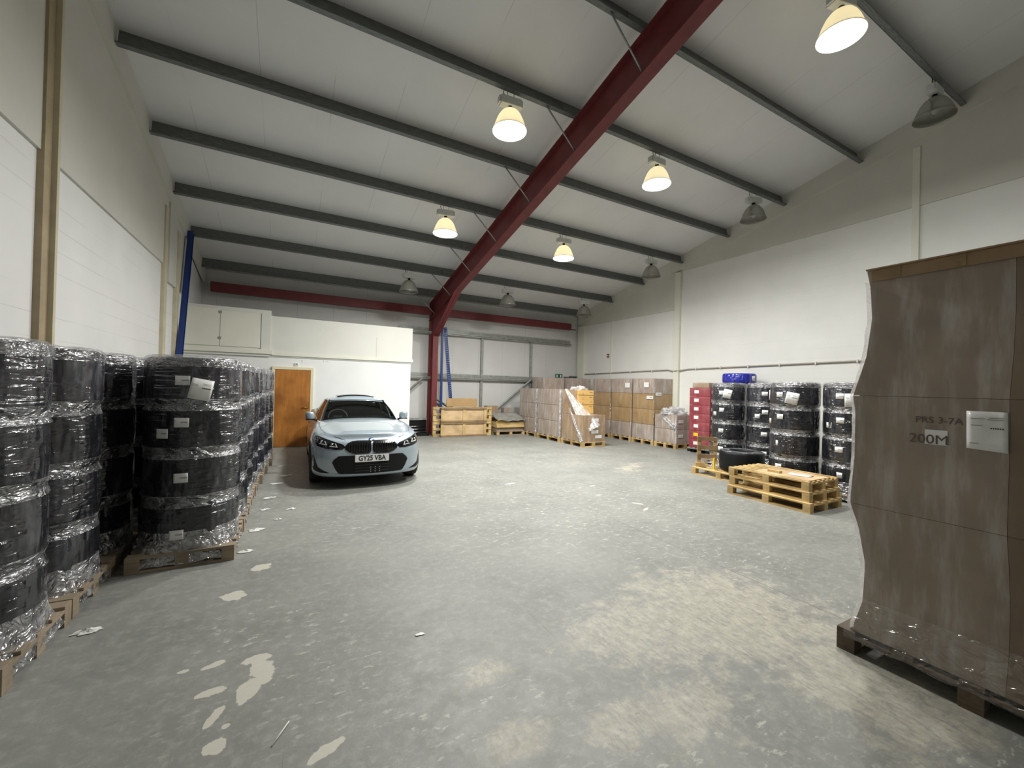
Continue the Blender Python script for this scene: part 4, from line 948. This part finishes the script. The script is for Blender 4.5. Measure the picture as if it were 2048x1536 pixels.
scrap(-0.15, 7.75, 0.07, 'pale film scrap beside the fourth stack of the left row', 4)
scrap(0.0, 8.35, 0.08, 'long thin pale film scrap on the floor left of the car wheel', 5)
scrap(0.05, 6.15, 0.045, 'small pale scrap on open floor between the coils and the car', 6)
scrap(-0.08, 5.75, 0.035, 'tiny white scrap on open floor near the labelled stack', 7)
scrap(-0.10, 9.3, 0.07, 'faraway pale film scrap just before the brown door', 8)
scrap(-1.14, 3.72, 0.05, 'white film scrap at the foot of the nearest coil stack', 9)
scrap(-0.34, 4.80, 0.05, 'white film tuft at the pallet corner of the labelled stack', 10)
scrap(0.814, 2.73, 0.022, 'tiny white scrap alone in the middle of the bare floor', 11, True)
o = MB().tube([(0, 0, 0), (0.07, 0.115, 0.004)], 0.0035, 6).build('plastic_strip', 'white_paint'); o.location = (-0.03, 2.19, 0.004); tag(o, 'thin pale plastic strip lying on the floor near the bottom edge', 'strip')

# ================================================================ THE CAR (nose at local y=0, tail at y=4.7)
car = thing('car', 'pale blue-grey saloon car parked nose-on in front of the white office wall', 'car', (1.205, 6.90, 0), R(-1.2))
def cr(pts, t):
    """piecewise smooth interpolation of (t, value) pairs"""
    if t <= pts[0][0]: return pts[0][1]
    for i in range(len(pts)-1):
        (a0, b0), (a1, b1) = pts[i], pts[i+1]
        if t <= a1:
            f = (t-a0)/(a1-a0)
            m0 = (b1-pts[i-1][1])/(a1-pts[i-1][0]) if i > 0 else (b1-b0)/(a1-a0)
            m1 = (pts[i+2][1]-b0)/(pts[i+2][0]-a0) if i < len(pts)-2 else (b1-b0)/(a1-a0)
            h = a1-a0
            return (2*f**3-3*f*f+1)*b0+(f**3-2*f*f+f)*h*m0+(-2*f**3+3*f*f)*b1+(f**3-f*f)*h*m1
    return pts[-1][1]
# plan outline (half): parameter s -> (x, y)
plan = [(0.0, 0.0), (0.15, 0.002), (0.30, 0.012), (0.42, 0.03), (0.54, 0.062), (0.65, 0.11), (0.74, 0.175), (0.81, 0.26), (0.855, 0.36), (0.885, 0.50), (0.905, 0.70), (0.913, 0.9), (0.905, 1.15), (0.895, 1.4), (0.890, 1.7), (0.890, 2.1), (0.892, 2.5), (0.897, 2.9), (0.908, 3.3), (0.913, 3.7), (0.905, 4.0), (0.88, 4.3), (0.83, 4.5), (0.72, 4.63), (0.5, 4.69), (0.25, 4.705), (0.0, 4.71)]
ztop = [(0, 0.775), (0.1, 0.795), (0.3, 0.835), (0.6, 0.875), (1.0, 0.925), (1.45, 0.965), (1.9, 0.945), (2.5, 0.945), (3.3, 0.975), (3.8, 1.03), (4.3, 1.05), (4.71, 1.0)]
half = plan[:]
ring = [(x, y) for x, y in half]+[(-x, y) for x, y in reversed(half[1:-1])]
N = len(ring)
def inward(i):
    x0, y0 = ring[(i-1) % N]; x1, y1 = ring[(i+1) % N]; t = Vector((x1-x0, y1-y0)).normalized(); return Vector((-t.y, t.x))
levels = [('a', 0.17, 0.16), ('a', 0.185, 0.06), ('a', 0.215, 0.015), ('a', 0.28, 0.0), ('a', 0.42, 0.006), ('f', 0.12, 0.0), ('f', 0.32, 0.004), ('f', 0.52, 0.014), ('f', 0.68, 0.026), ('f', 0.80, 0.042), ('f', 0.90, 0.066), ('f', 0.965, 0.10), ('f', 1.0, 0.15)]
vs, fs = [], []
for kind, zz, ins in levels:
    for i, (x, y) in enumerate(ring):
        nrm = inward(i); zt_ = cr(ztop, y)
        z = zz if kind == 'a' else 0.42+(zt_-0.42)*zz
        k = 1.0
        p = Vector((x, y))+nrm*ins*k
        vs.append((p.x, p.y, z))
nl = len(levels)
for l in range(nl-1):
    for i in range(N): fs.append((l*N+i, l*N+(i+1) % N, (l+1)*N+(i+1) % N, (l+1)*N+i))
# cap: inner rings toward the spine
def crown(x, y):
    a_ = 0.050*(1-min(1, (abs(x)/0.80))**2.4)
    if y < 1.45:
        f = max(0, min(1, y/0.35))
        xl = 0.36+0.20*(y/1.45)
        a_ += 0.013*f*(1/(1+math.exp((abs(x)-xl)*70)))-0.010*f*math.exp(-((abs(x)-xl-0.14)/0.07)**2)
    return a_
prev = (nl-1)*N
NR = 16
for j in range(1, NR+1):
    base = len(vs)
    for i in range(N):
        x, y, z = vs[(nl-1)*N+i]
        cy = min(max(y, 0.35), 4.35); f = j/NR
        px_, py_ = x*(1-f), y+(cy-y)*f
        vs.append((px_, py_, cr(ztop, py_)+crown(px_, py_)))
    for i in range(N): fs.append((prev+i, prev+(i+1) % N, base+(i+1) % N, base+i))
    prev = base
fs.append(tuple(range(N-1, -1, -1)))
me = bpy.data.meshes.new('body_shell'); me.from_pydata(vs, [], fs); me.update()
bm = bmesh.new(); bm.from_mesh(me); bmesh.ops.remove_doubles(bm, verts=bm.verts, dist=0.0004); bmesh.ops.recalc_face_normals(bm, faces=bm.faces); bm.to_mesh(me); bm.free()
body = bpy.data.objects.new('body_shell', me); COL.objects.link(body)
for p in me.polygons: p.use_smooth = True
me.materials.append(MAT['paint'])
sub = body.modifiers.new('s', 'SUBSURF'); sub.levels = 1; sub.render_levels = 1
cut = MB()
for yy in (0.80, 3.63):
    for sgn in (-1, 1):
        n = 40; b0 = len(cut.v)
        for xx in (sgn*0.60, sgn*1.1):
            for k in range(n): cut.v.append((xx, yy+0.365*math.cos(2*math.pi*k/n), 0.335+0.365*math.sin(2*math.pi*k/n)))
        cut.f += [tuple(b0+k for k in range(n)), tuple(b0+n+k for k in range(n-1, -1, -1))]+[(b0+k, b0+n+k, b0+n+(k+1) % n, b0+(k+1) % n) for k in range(n)]; cut.sm += [False]*(n+2)
cu_o = cut.build('cutter', 'dark'); bmc = bmesh.new(); bmc.from_mesh(cu_o.data); bmesh.ops.recalc_face_normals(bmc, faces=bmc.faces); bmc.to_mesh(cu_o.data); bmc.free()
bo = body.modifiers.new('b', 'BOOLEAN'); bo.object = cu_o; bo.operation = 'DIFFERENCE'; bo.solver = 'EXACT'
dg = bpy.context.evaluated_depsgraph_get(); dg.update()
me2 = bpy.data.meshes.new_from_object(body.evaluated_get(dg)); body.modifiers.clear(); body.data = me2; bpy.data.objects.remove(cu_o)
# cut faces (wheel wells) and the deck under the glass are dark
me2.materials.clear(); me2.materials.append(MAT['paint']); me2.materials.append(MAT['interior'])
for p in me2.polygons:
    c = p.center
    well = any(abs(math.hypot(c.y-yy, c.z-0.335)-0.365) < 0.012 and abs(p.normal.x) < 0.3 and abs(c.x) > 0.55 for yy in (0.8, 3.63)) or (abs(abs(c.x)-0.60) < 0.004 and abs(p.normal.x) > 0.9)
    deck = p.normal.z > 0.6 and 1.50 < c.y < 3.95 and abs(c.x) < 0.72 and c.z > 0.85
    p.material_index = 1 if (well or deck or c.z < 0.19) else 0
    p.use_smooth = True
body.parent = car
bvh = BVHTree.FromPolygons([v.co.copy() for v in me2.vertices], [tuple(p.vertices) for p in me2.polygons])
def frontY(x, z, default=0.3):
    h = bvh.ray_cast(Vector((x, -1, z)), Vector((0, 1, 0)))
    return h[0].y if h[0] is not None else default
def panel(name, poly, mat, off=0.006, parent=None, step=0.03, thick=0.012, smooth=True):
    """a flat outline in (x, z) laid on the nose of the car"""
    bm = bmesh.new(); vv = [bm.verts.new((x, 0, z)) for x, z in poly]; bm.faces.new(vv)
    xs = [p[0] for p in poly]; zs_ = [p[1] for p in poly]
    x = math.floor(min(xs)/step)*step
    while x < max(xs):
        bmesh.ops.bisect_plane(bm, geom=bm.verts[:]+bm.edges[:]+bm.faces[:], plane_co=(x, 0, 0), plane_no=(1, 0, 0)); x += step
    z = math.floor(min(zs_)/step)*step
    while z < max(zs_):
        bmesh.ops.bisect_plane(bm, geom=bm.verts[:]+bm.edges[:]+bm.faces[:], plane_co=(0, 0, z), plane_no=(0, 0, 1)); z += step
    for v in bm.verts: v.co.y = frontY(v.co.x, v.co.z)-off
    bmesh.ops.recalc_face_normals(bm, faces=bm.faces)
    if sum(f.normal.y for f in bm.faces) > 0: bmesh.ops.reverse_faces(bm, faces=bm.faces)
    r = bmesh.ops.extrude_face_region(bm, geom=bm.faces[:])
    for v in [g_ for g_ in r['geom'] if isinstance(g_, bmesh.types.BMVert)]: v.co.y -= 0.0
    # push the originals back to give the panel depth
    newv = set(g_ for g_ in r['geom'] if isinstance(g_, bmesh.types.BMVert))
    for v in bm.verts:
        if v not in newv: v.co.y += thick
    bmesh.ops.recalc_face_normals(bm, faces=bm.faces)
    me = bpy.data.meshes.new(name); bm.to_mesh(me); bm.free(); me.materials.append(MAT[mat])
    o = bpy.data.objects.new(name, me); COL.objects.link(o); o.parent = parent if parent is not None else car
    return o
def sympoly(pts): return pts+[(-x, z) for x, z in reversed(pts) if x != 0]
def mir(pts): return [(-x, z) for x, z in pts]
# kidney grille, two halves
kid = [(0.012, 0.745), (0.04, 0.762), (0.22, 0.764), (0.30, 0.757), (0.365, 0.73), (0.415, 0.675), (0.40, 0.63), (0.34, 0.585), (0.27, 0.562), (0.06, 0.562), (0.03, 0.575), (0.012, 0.61)]
for pts in (kid, mir(kid)):
    g = panel('grille', pts, 'gloss_black', 0.010, thick=0.03)
    sg_ = 1 if pts is kid else -1
    for k in range(9):
        x = sg_*(0.045+k*0.038)
        zt_, zb_ = 0.752-0.0*k, 0.575
        if k > 7: zt_, zb_ = 0.71, 0.61
        b = MB(); b.box(x-0.006, x+0.006, frontY(x, 0.66)-0.026, frontY(x, 0.66)-0.008, zb_, zt_); b.build('grille_slat', 'gloss_black', g, bevel=0.002)
# headlamps
hl = [(0.405, 0.665), (0.425, 0.70), (0.60, 0.755), (0.74, 0.80), (0.815, 0.815), (0.835, 0.78), (0.825, 0.715), (0.80, 0.675), (0.70, 0.648), (0.55, 0.628), (0.45, 0.632)]
def ring_poly(cx, cz, w_, h_, sk, t_):
    o_ = [(cx-w_/2, cz-h_/2), (cx+w_/2, cz-h_/2+sk), (cx+w_/2, cz+h_/2+sk), (cx-w_/2+0.02, cz+h_/2)]
    return o_
for sgn in (1, -1):
    pts = hl if sgn > 0 else mir(hl)
    h_ = panel('headlamp', pts, 'gloss_black', 0.006, thick=0.03)
    for cx in (0.585, 0.735):
        q = [(cx-0.07, 0.648+(cx-0.5)*0.22), (cx+0.045, 0.660+(cx-0.5)*0.22), (cx+0.055, 0.712+(cx-0.5)*0.22), (cx-0.045, 0.705+(cx-0.5)*0.22)]
        # thin light signature: L-shaped bars
        bars = [[q[0], (q[0][0]+0.012, q[0][1]), (q[3][0]+0.012, q[3][1]), q[3]], [q[0], q[1], (q[1][0], q[1][1]+0.010), (q[0][0], q[0][1]+0.010)]]
        for bq in bars: panel('light_bar', [(sgn*x, z) for x, z in bq], 'lamp_box', 0.010, h_, thick=0.004)
        c_ = (sgn*(cx+0.005), 0.688+(cx-0.5)*0.22)
        yv = frontY(*c_)
        MB().lathe([(0.001, 0.0), (0.018, 0.004), (0.024, 0.012)], 16).build('projector', 'chrome', h_).matrix_local = Matrix.Translation((c_[0], yv-0.008, c_[1])) @ Matrix.Rotation(R(-90), 4, 'X')
    dr = [(0.44, 0.712), (0.60, 0.765), (0.74, 0.81), (0.80, 0.823), (0.80, 0.816), (0.74, 0.80), (0.60, 0.755), (0.44, 0.703)]
    panel('lamp_brow', [(sgn*x, z) for x, z in dr], 'dark', 0.009, h_, thick=0.004)
# lower intake, plate, side vents, lip
ink_ = sympoly([(0.0, 0.532), (0.40, 0.536), (0.50, 0.53), (0.565, 0.475), (0.59, 0.43), (0.545, 0.33), (0.50, 0.262), (0.46, 0.248), (0.0, 0.240)])
it = panel('lower_intake', ink_, 'dark', 0.008, thick=0.04)
for z in (0.29, 0.335, 0.38): panel('intake_bar', sympoly([(0.0, z+0.006), (0.26, z+0.006), (0.26, z-0.006), (0.0, z-0.006)]), 'gloss_black', 0.016, it, thick=0.006)
for x in (-0.02, 0.05, 0.12):
    for z in (0.275, 0.31, 0.345): MB().box(x-0.006, x+0.006, frontY(x, z)-0.022, frontY(x, z)-0.012, z-0.004, z+0.004).build('intake_stud', 'chrome', it)
panel('front_lip', sympoly([(0.0, 0.238), (0.48, 0.246), (0.58, 0.262), (0.58, 0.25), (0.50, 0.232), (0.0, 0.225)]), 'paint', 0.014, thick=0.03)
for sgn in (1, -1):
    sv = [(0.66, 0.29), (0.80, 0.335), (0.862, 0.42), (0.868, 0.52), (0.845, 0.535), (0.822, 0.45), (0.79, 0.375), (0.66, 0.275)]
    sv = [(0.62, 0.262), (0.76, 0.262), (0.84, 0.285), (0.868, 0.36), (0.868, 0.51), (0.845, 0.53), (0.815, 0.42), (0.79, 0.35), (0.72, 0.305)]
    panel('side_vent', [(sgn*x, z) for x, z in sv], 'dark', 0.006, thick=0.02)
yp = frontY(0, 0.49)-0.028
pl = B(-0.262, 0.262, yp, yp+0.012, 0.432, 0.545).build('number_plate', 'paper', car, bevel=0.003)
MXZ = Matrix(((1, 0, 0, 0), (0, 0, -1, 0), (0, 1, 0, 0), (0, 0, 0, 1)))
text('GY25 VBA', 0.112, 'ink', pl, Matrix.Translation((0, yp-0.001, 0.4885)) @ MXZ, 'plate_lettering', bold=0.003, sx=0.84)
# hood badge: round emblem with quartered centre
zb = 0.802; yb = 0.06
bd = thing('tmp', '', ''); 
bpy.data.objects.remove(bd)
hb_ = bvh.ray_cast(Vector((0, 0.115, 2)), Vector((0, 0, -1))); bz = hb_[0].z if hb_[0] is not None else 0.80
MB_ = Matrix.Translation((0, 0.112, bz+0.001)) @ Matrix.Rotation(R(34), 4, 'X')
bo_ = MB().lathe([(0.001, 0.008), (0.036, 0.008), (0.046, 0.006), (0.048, 0.0)], 28).build('badge', 'chrome', car); bo_.matrix_local = MB_
MB().lathe([(0.030, 0.0092), (0.044, 0.0075)], 28).build('badge_ring', 'gloss_black', bo_)
for q in range(4):
    vs_ = [(0, 0, 0.0095)]+[(0.029*math.cos(math.pi/2*q+t*math.pi/2/6), 0.029*math.sin(math.pi/2*q+t*math.pi/2/6), 0.0092) for t in range(7)]
    MB().add(vs_, [tuple(range(8))]).build('badge_quarter', 'blue_badge' if q % 2 else 'paper', bo_)
# hood shut lines and door lines as thin dark seams
def seam(name, pts, mat='dark', w_=0.004, parent=None):
    out = []
    for x, y in pts:
        h = bvh.ray_cast(Vector((x, y, 2)), Vector((0, 0, -1)))
        if h[0] is not None: out.append((x, y, h[0].z-0.0005))
    if len(out) > 1: return MB().tube(out, w_, 6).build(name, mat, parent if parent is not None else car)
for sgn in (1, -1):
    seam('hood_seam', [(sgn*x, y) for x, y in ((0.40, 0.14), (0.55, 0.24), (0.68, 0.42), (0.735, 0.7), (0.745, 1.0), (0.735, 1.3), (0.70, 1.46))], w_=0.0035)
# greenhouse: glass areas and painted pillars
belt = [(0.0, 1.40), (0.20, 1.405), (0.40, 1.425), (0.58, 1.465), (0.690, 1.52), (0.725, 1.60), (0.745, 1.85), (0.752, 2.15), (0.755, 2.45), (0.755, 2.55), (0.755, 2.85), (0.75, 3.2), (0.735, 3.5), (0.70, 3.75), (0.62, 3.98), (0.50, 4.06), (0.30, 4.10), (0.0, 4.11)]
roofl = [(0.0, 2.20), (0.17, 2.205), (0.33, 2.215), (0.455, 2.24), (0.525, 2.285), (0.550, 2.34), (0.568, 2.45), (0.575, 2.55), (0.578, 2.62), (0.578, 2.68), (0.576, 2.8), (0.572, 2.95), (0.56, 3.1), (0.545, 3.2), (0.51, 3.28), (0.42, 3.33), (0.24, 3.36), (0.0, 3.37)]
zr = [1.355, 1.353, 1.346, 1.335, 1.326, 1.328, 1.335, 1.34, 1.343, 1.343, 1.342, 1.338, 1.33, 1.323, 1.315, 1.31, 1.31, 1.31]
nb = len(belt); full_b = belt+[(-x, y) for x, y in reversed(belt[1:-1])]; full_r = roofl+[(-x, y) for x, y in reversed(roofl[1:-1])]; full_z = zr+list(reversed(zr[1:-1])); M_ = len(full_b)
T = [0.0, 0.06, 0.3, 0.55, 0.8, 0.93, 1.0]
gv = []
for t in T:
    for i in range(M_):
        (bx, by), (rx, ry), rz_ = full_b[i], full_r[i], full_z[i]
        bz_ = cr(ztop, by)+crown(bx, by)*0.3-0.03
        bow = 0.035*math.sin(math.pi*t)
        x = bx+(rx-bx)*t; y = by+(ry-by)*t; z = bz_+(rz_-bz_)*t
        # bulge outwards / upward a little
        l_ = math.hypot(x, (y-2.7)*0.4) or 1
        gv.append((x+bow*x/0.75*0.5, y-(bow*0.8 if i in (0, 1, 2, 3, 4, M_-1, M_-2, M_-3, M_-4) else 0), z+bow*0.35))
def colof(i): return i if i < nb else 2*(nb-1)-i
frame_f, ws_f, side_f, rear_f = [], [], [], []
for k in range(len(T)-1):
    for i in range(M_):
        i2 = (i+1) % M_
        f = (k*M_+i, k*M_+i2, (k+1)*M_+i2, (k+1)*M_+i)
        c = min(colof(i), colof(i2) if i2 else 0) if not (i >= nb-1) else min(colof(i), colof(i2))
        rim = k == 0 or k == len(T)-2
        if c <= 3 and not k == len(T)-2: ws_f.append(f)
        elif c in (4,) or rim: frame_f.append(f)
        elif c in (8, 12, 13): frame_f.append(f)
        elif c >= 14: rear_f.append(f)
        else: side_f.append(f)
# roof skin
base_r = (len(T)-1)*M_
rv = list(gv); prev = base_r; roof_f = []
for j in range(1, 7):
    b0 = len(rv)
    for i in range(M_):
        x, y, z = gv[base_r+i]; cy = min(max(y, 2.5), 3.05); f = j/6
        X_, Y_ = x*(1-f), y+(cy-y)*f
        zz = z+(1.437-0.012*((Y_-2.75)/0.6)**2-z)*(1-(1-f)**2)
        rv.append((X_, Y_, zz))
    for i in range(M_): roof_f.append((prev+i, prev+(i+1) % M_, b0+(i+1) % M_, b0+i))
    prev = b0
def gmesh(name, verts, faces, mat, solid=0.0):
    m = MB(); m.add(verts, faces, True); o = m.build(name, mat, car)
    bm = bmesh.new(); bm.from_mesh(o.data); bmesh.ops.remove_doubles(bm, verts=bm.verts, dist=0.0004); bmesh.ops.delete(bm, geom=[v for v in bm.verts if not v.link_faces], context='VERTS'); bmesh.ops.recalc_face_normals(bm, faces=bm.faces); bm.to_mesh(o.data); bm.free()
    if solid: s_ = o.modifiers.new('solid', 'SOLIDIFY'); s_.thickness = solid; s_.offset = -1
    return o
gmesh('roof', rv, frame_f+roof_f, 'paint', 0.02)
ws = gmesh('windscreen', gv, ws_f, 'glass')
gmesh('side_glass', gv, side_f, 'glass'); gmesh('rear_window', gv, rear_f, 'glass')
# black band round the windscreen
ed = []
for k in range(len(T)-1):
    for i, i2 in ((3, 4), (M_-4, M_-3)): pass
def gp(i, t):
    k = 0
    while k < len(T)-2 and T[k+1] < t: k += 1
    f = (t-T[k])/(T[k+1]-T[k]); a0 = Vector(gv[k*M_+i]); a1 = Vector(gv[(k+1)*M_+i]); return a0.lerp(a1, f)
for idx in (4, M_-4): MB().tube([gp(idx, t/12)+Vector((0, -0.004, 0.004)) for t in range(13)], 0.012, 6).build('screen_trim', 'dark', car)
cols = list(range(M_-4, M_))+list(range(0, 5))
MB().tube([gp(i, 0.045)+Vector((0, -0.006, 0.006)) for i in cols], 0.014, 6).build('cowl_trim', 'dark', car)
MB().tube([gp(i, 0.955)+Vector((0, -0.004, 0.0)) for i in cols], 0.011, 6).build('header_trim', 'dark', car)
for sgn in (1, -1):
    b0 = (0 if sgn > 0 else 0)
    idx = [k if sgn > 0 else (M_-k) % M_ for k in range(5, 14)]
    MB().tube([gp(i, 0.95)+Vector((0.004*sgn, 0, 0.0)) for i in idx], 0.009, 6).build('window_trim', 'gloss_black', car)
    MB().tube([gp(i, 0.05)+Vector((0.004*sgn, 0, 0.0)) for i in idx], 0.009, 6).build('window_trim', 'gloss_black', car)
# sunroof
def roofz_(x, y):
    return 1.440-0.012*((y-2.75)/0.6)**2-0.085*(abs(x)/0.56)**2.3
MB().grid(lambda u, v: (-0.37+0.74*u, 2.36+0.42*v, roofz_(-0.37+0.74*u, 2.36+0.42*v)+0.004), 12, 8).build('sunroof', 'gloss_black', car, solid=0.01)
# mirrors
for sgn in (1, -1):
    def mf(u, v):
        t = 2*math.pi*u; p = math.pi*(v-0.5); c = Vector((math.cos(t)*math.cos(p), math.sin(t)*math.cos(p), math.sin(p)))
        e = 0.7
        f = lambda q: math.copysign(abs(q)**e, q)
        return (sgn*0.885+f(c.x)*0.085, 1.78+f(c.y)*0.05+0.03*abs(c.x), 1.045+f(c.z)*0.078+0.012*c.x*sgn)
    m_ = MB().grid(mf, 28, 14, True, True).build('door_mirror', 'paint', car)
    MB().tube([(sgn*0.76, 1.78, 0.95), (sgn*0.80, 1.78, 0.97), (sgn*0.85, 1.78, 0.985)], 0.02, 8).build('mirror_arm', 'dark', m_)
    MB().box(sgn*0.885-0.075, sgn*0.885+0.075, 1.828, 1.834, 0.985, 1.10).build('mirror_glass', 'chrome', m_, bevel=0.01)
    MB().box(sgn*0.88-0.08, sgn*0.88+0.08, 1.745, 1.82, 0.965, 0.985).build('mirror_base', 'dark', m_, bevel=0.008)
# wheels
for yy in (0.80, 3.63):
    for sgn in (1, -1):
        w_ = MB().lathe([(0.20, -0.10), (0.30, -0.108), (0.326, -0.095), (0.334, -0.06), (0.335, 0.0), (0.334, 0.06), (0.326, 0.095), (0.30, 0.108), (0.20, 0.10)], 48).build('wheel', 'rubber', car)
        w_.matrix_local = Matrix.Translation((sgn*0.785, yy, 0.336)) @ Matrix.Rotation(R(90)*sgn, 4, 'Y')
        MB().lathe([(0.001, 0.02), (0.06, 0.03), (0.22, 0.075), (0.235, 0.10), (0.215, 0.105), (0.205, 0.06), (0.2, -0.05)], 40).build('rim', 'dark', w_)
        for k in range(10):
            a_ = k*math.pi/5
            sp = MB().box(0.05, 0.215, -0.014, 0.014, 0.075, 0.092).build('spoke', 'alloy', w_); sp.rotation_euler = (0, 0, a_)
# interior: seats, headrests, steering wheel, dash, mirror
B(-0.66, 0.66, 1.62, 1.95, 0.93, 0.985).build('dashboard', 'dark', car, bevel=0.02)
for x in (-0.36, 0.36):
    s_ = MB().box(x-0.23, x+0.23, 2.62, 2.78, 0.80, 1.13).build('seat_back', 'interior', car, bevel=0.05); MB().box(x-0.13, x+0.13, 2.68, 2.79, 1.15, 1.30).build('headrest', 'interior', s_, bevel=0.04)
stw = MB(); stw.tube([(-0.37+0.18*math.cos(t*math.pi/14), 2.08+0.09*math.sin(t*math.pi/14), 0.985+0.155*math.sin(t*math.pi/14)) for t in range(29)], 0.014, 8); stw.box(-0.45, -0.29, 2.05, 2.10, 0.96, 1.02); stw.build('steering_wheel', 'carpet_grey', car)
MB().box(-0.11, 0.11, 2.16, 2.19, 1.245, 1.30).build('inner_mirror', 'dark', car, bevel=0.012)
MB().box(0.30, 0.345, 2.08, 2.085, 1.275, 1.295).build('screen_sticker', 'paper', car)
# wipers
for x0, x1 in ((-0.02, -0.62), (0.40, 0.02)):
    pts = []
    for k in range(7):
        x = x0+(x1-x0)*k/6; pts.append((x, 1.395+0.05*abs(x)+0.01*k/6, 0.985+0.004*k))
    MB().tube(pts, 0.008, 6).build('wiper', 'dark', car)
# door handles, exhaust not in view; side shut lines
for sgn in (1, -1):
    for y in (1.62, 2.62, 3.55):
        pts = []
        for z in (0.30, 0.45, 0.6, 0.75, 0.86):
            h = bvh.ray_cast(Vector((sgn*2, y, z)), Vector((-sgn, 0, 0)))
            if h[0] is not None: pts.append((h[0].x-0.001*sgn, y, z))
        if len(pts) > 1 and y != 3.55: MB().tube(pts, 0.003, 6).build('door_seam', 'dark', car)
    for y in (2.35, 3.25):
        h = bvh.ray_cast(Vector((sgn*2, y, 0.80)), Vector((-sgn, 0, 0)))
        if h[0] is not None: MB().box(h[0].x-0.012, h[0].x+0.022, y-0.10, y+0.10, 0.79, 0.815).build('door_handle', 'paint', car, bevel=0.006)
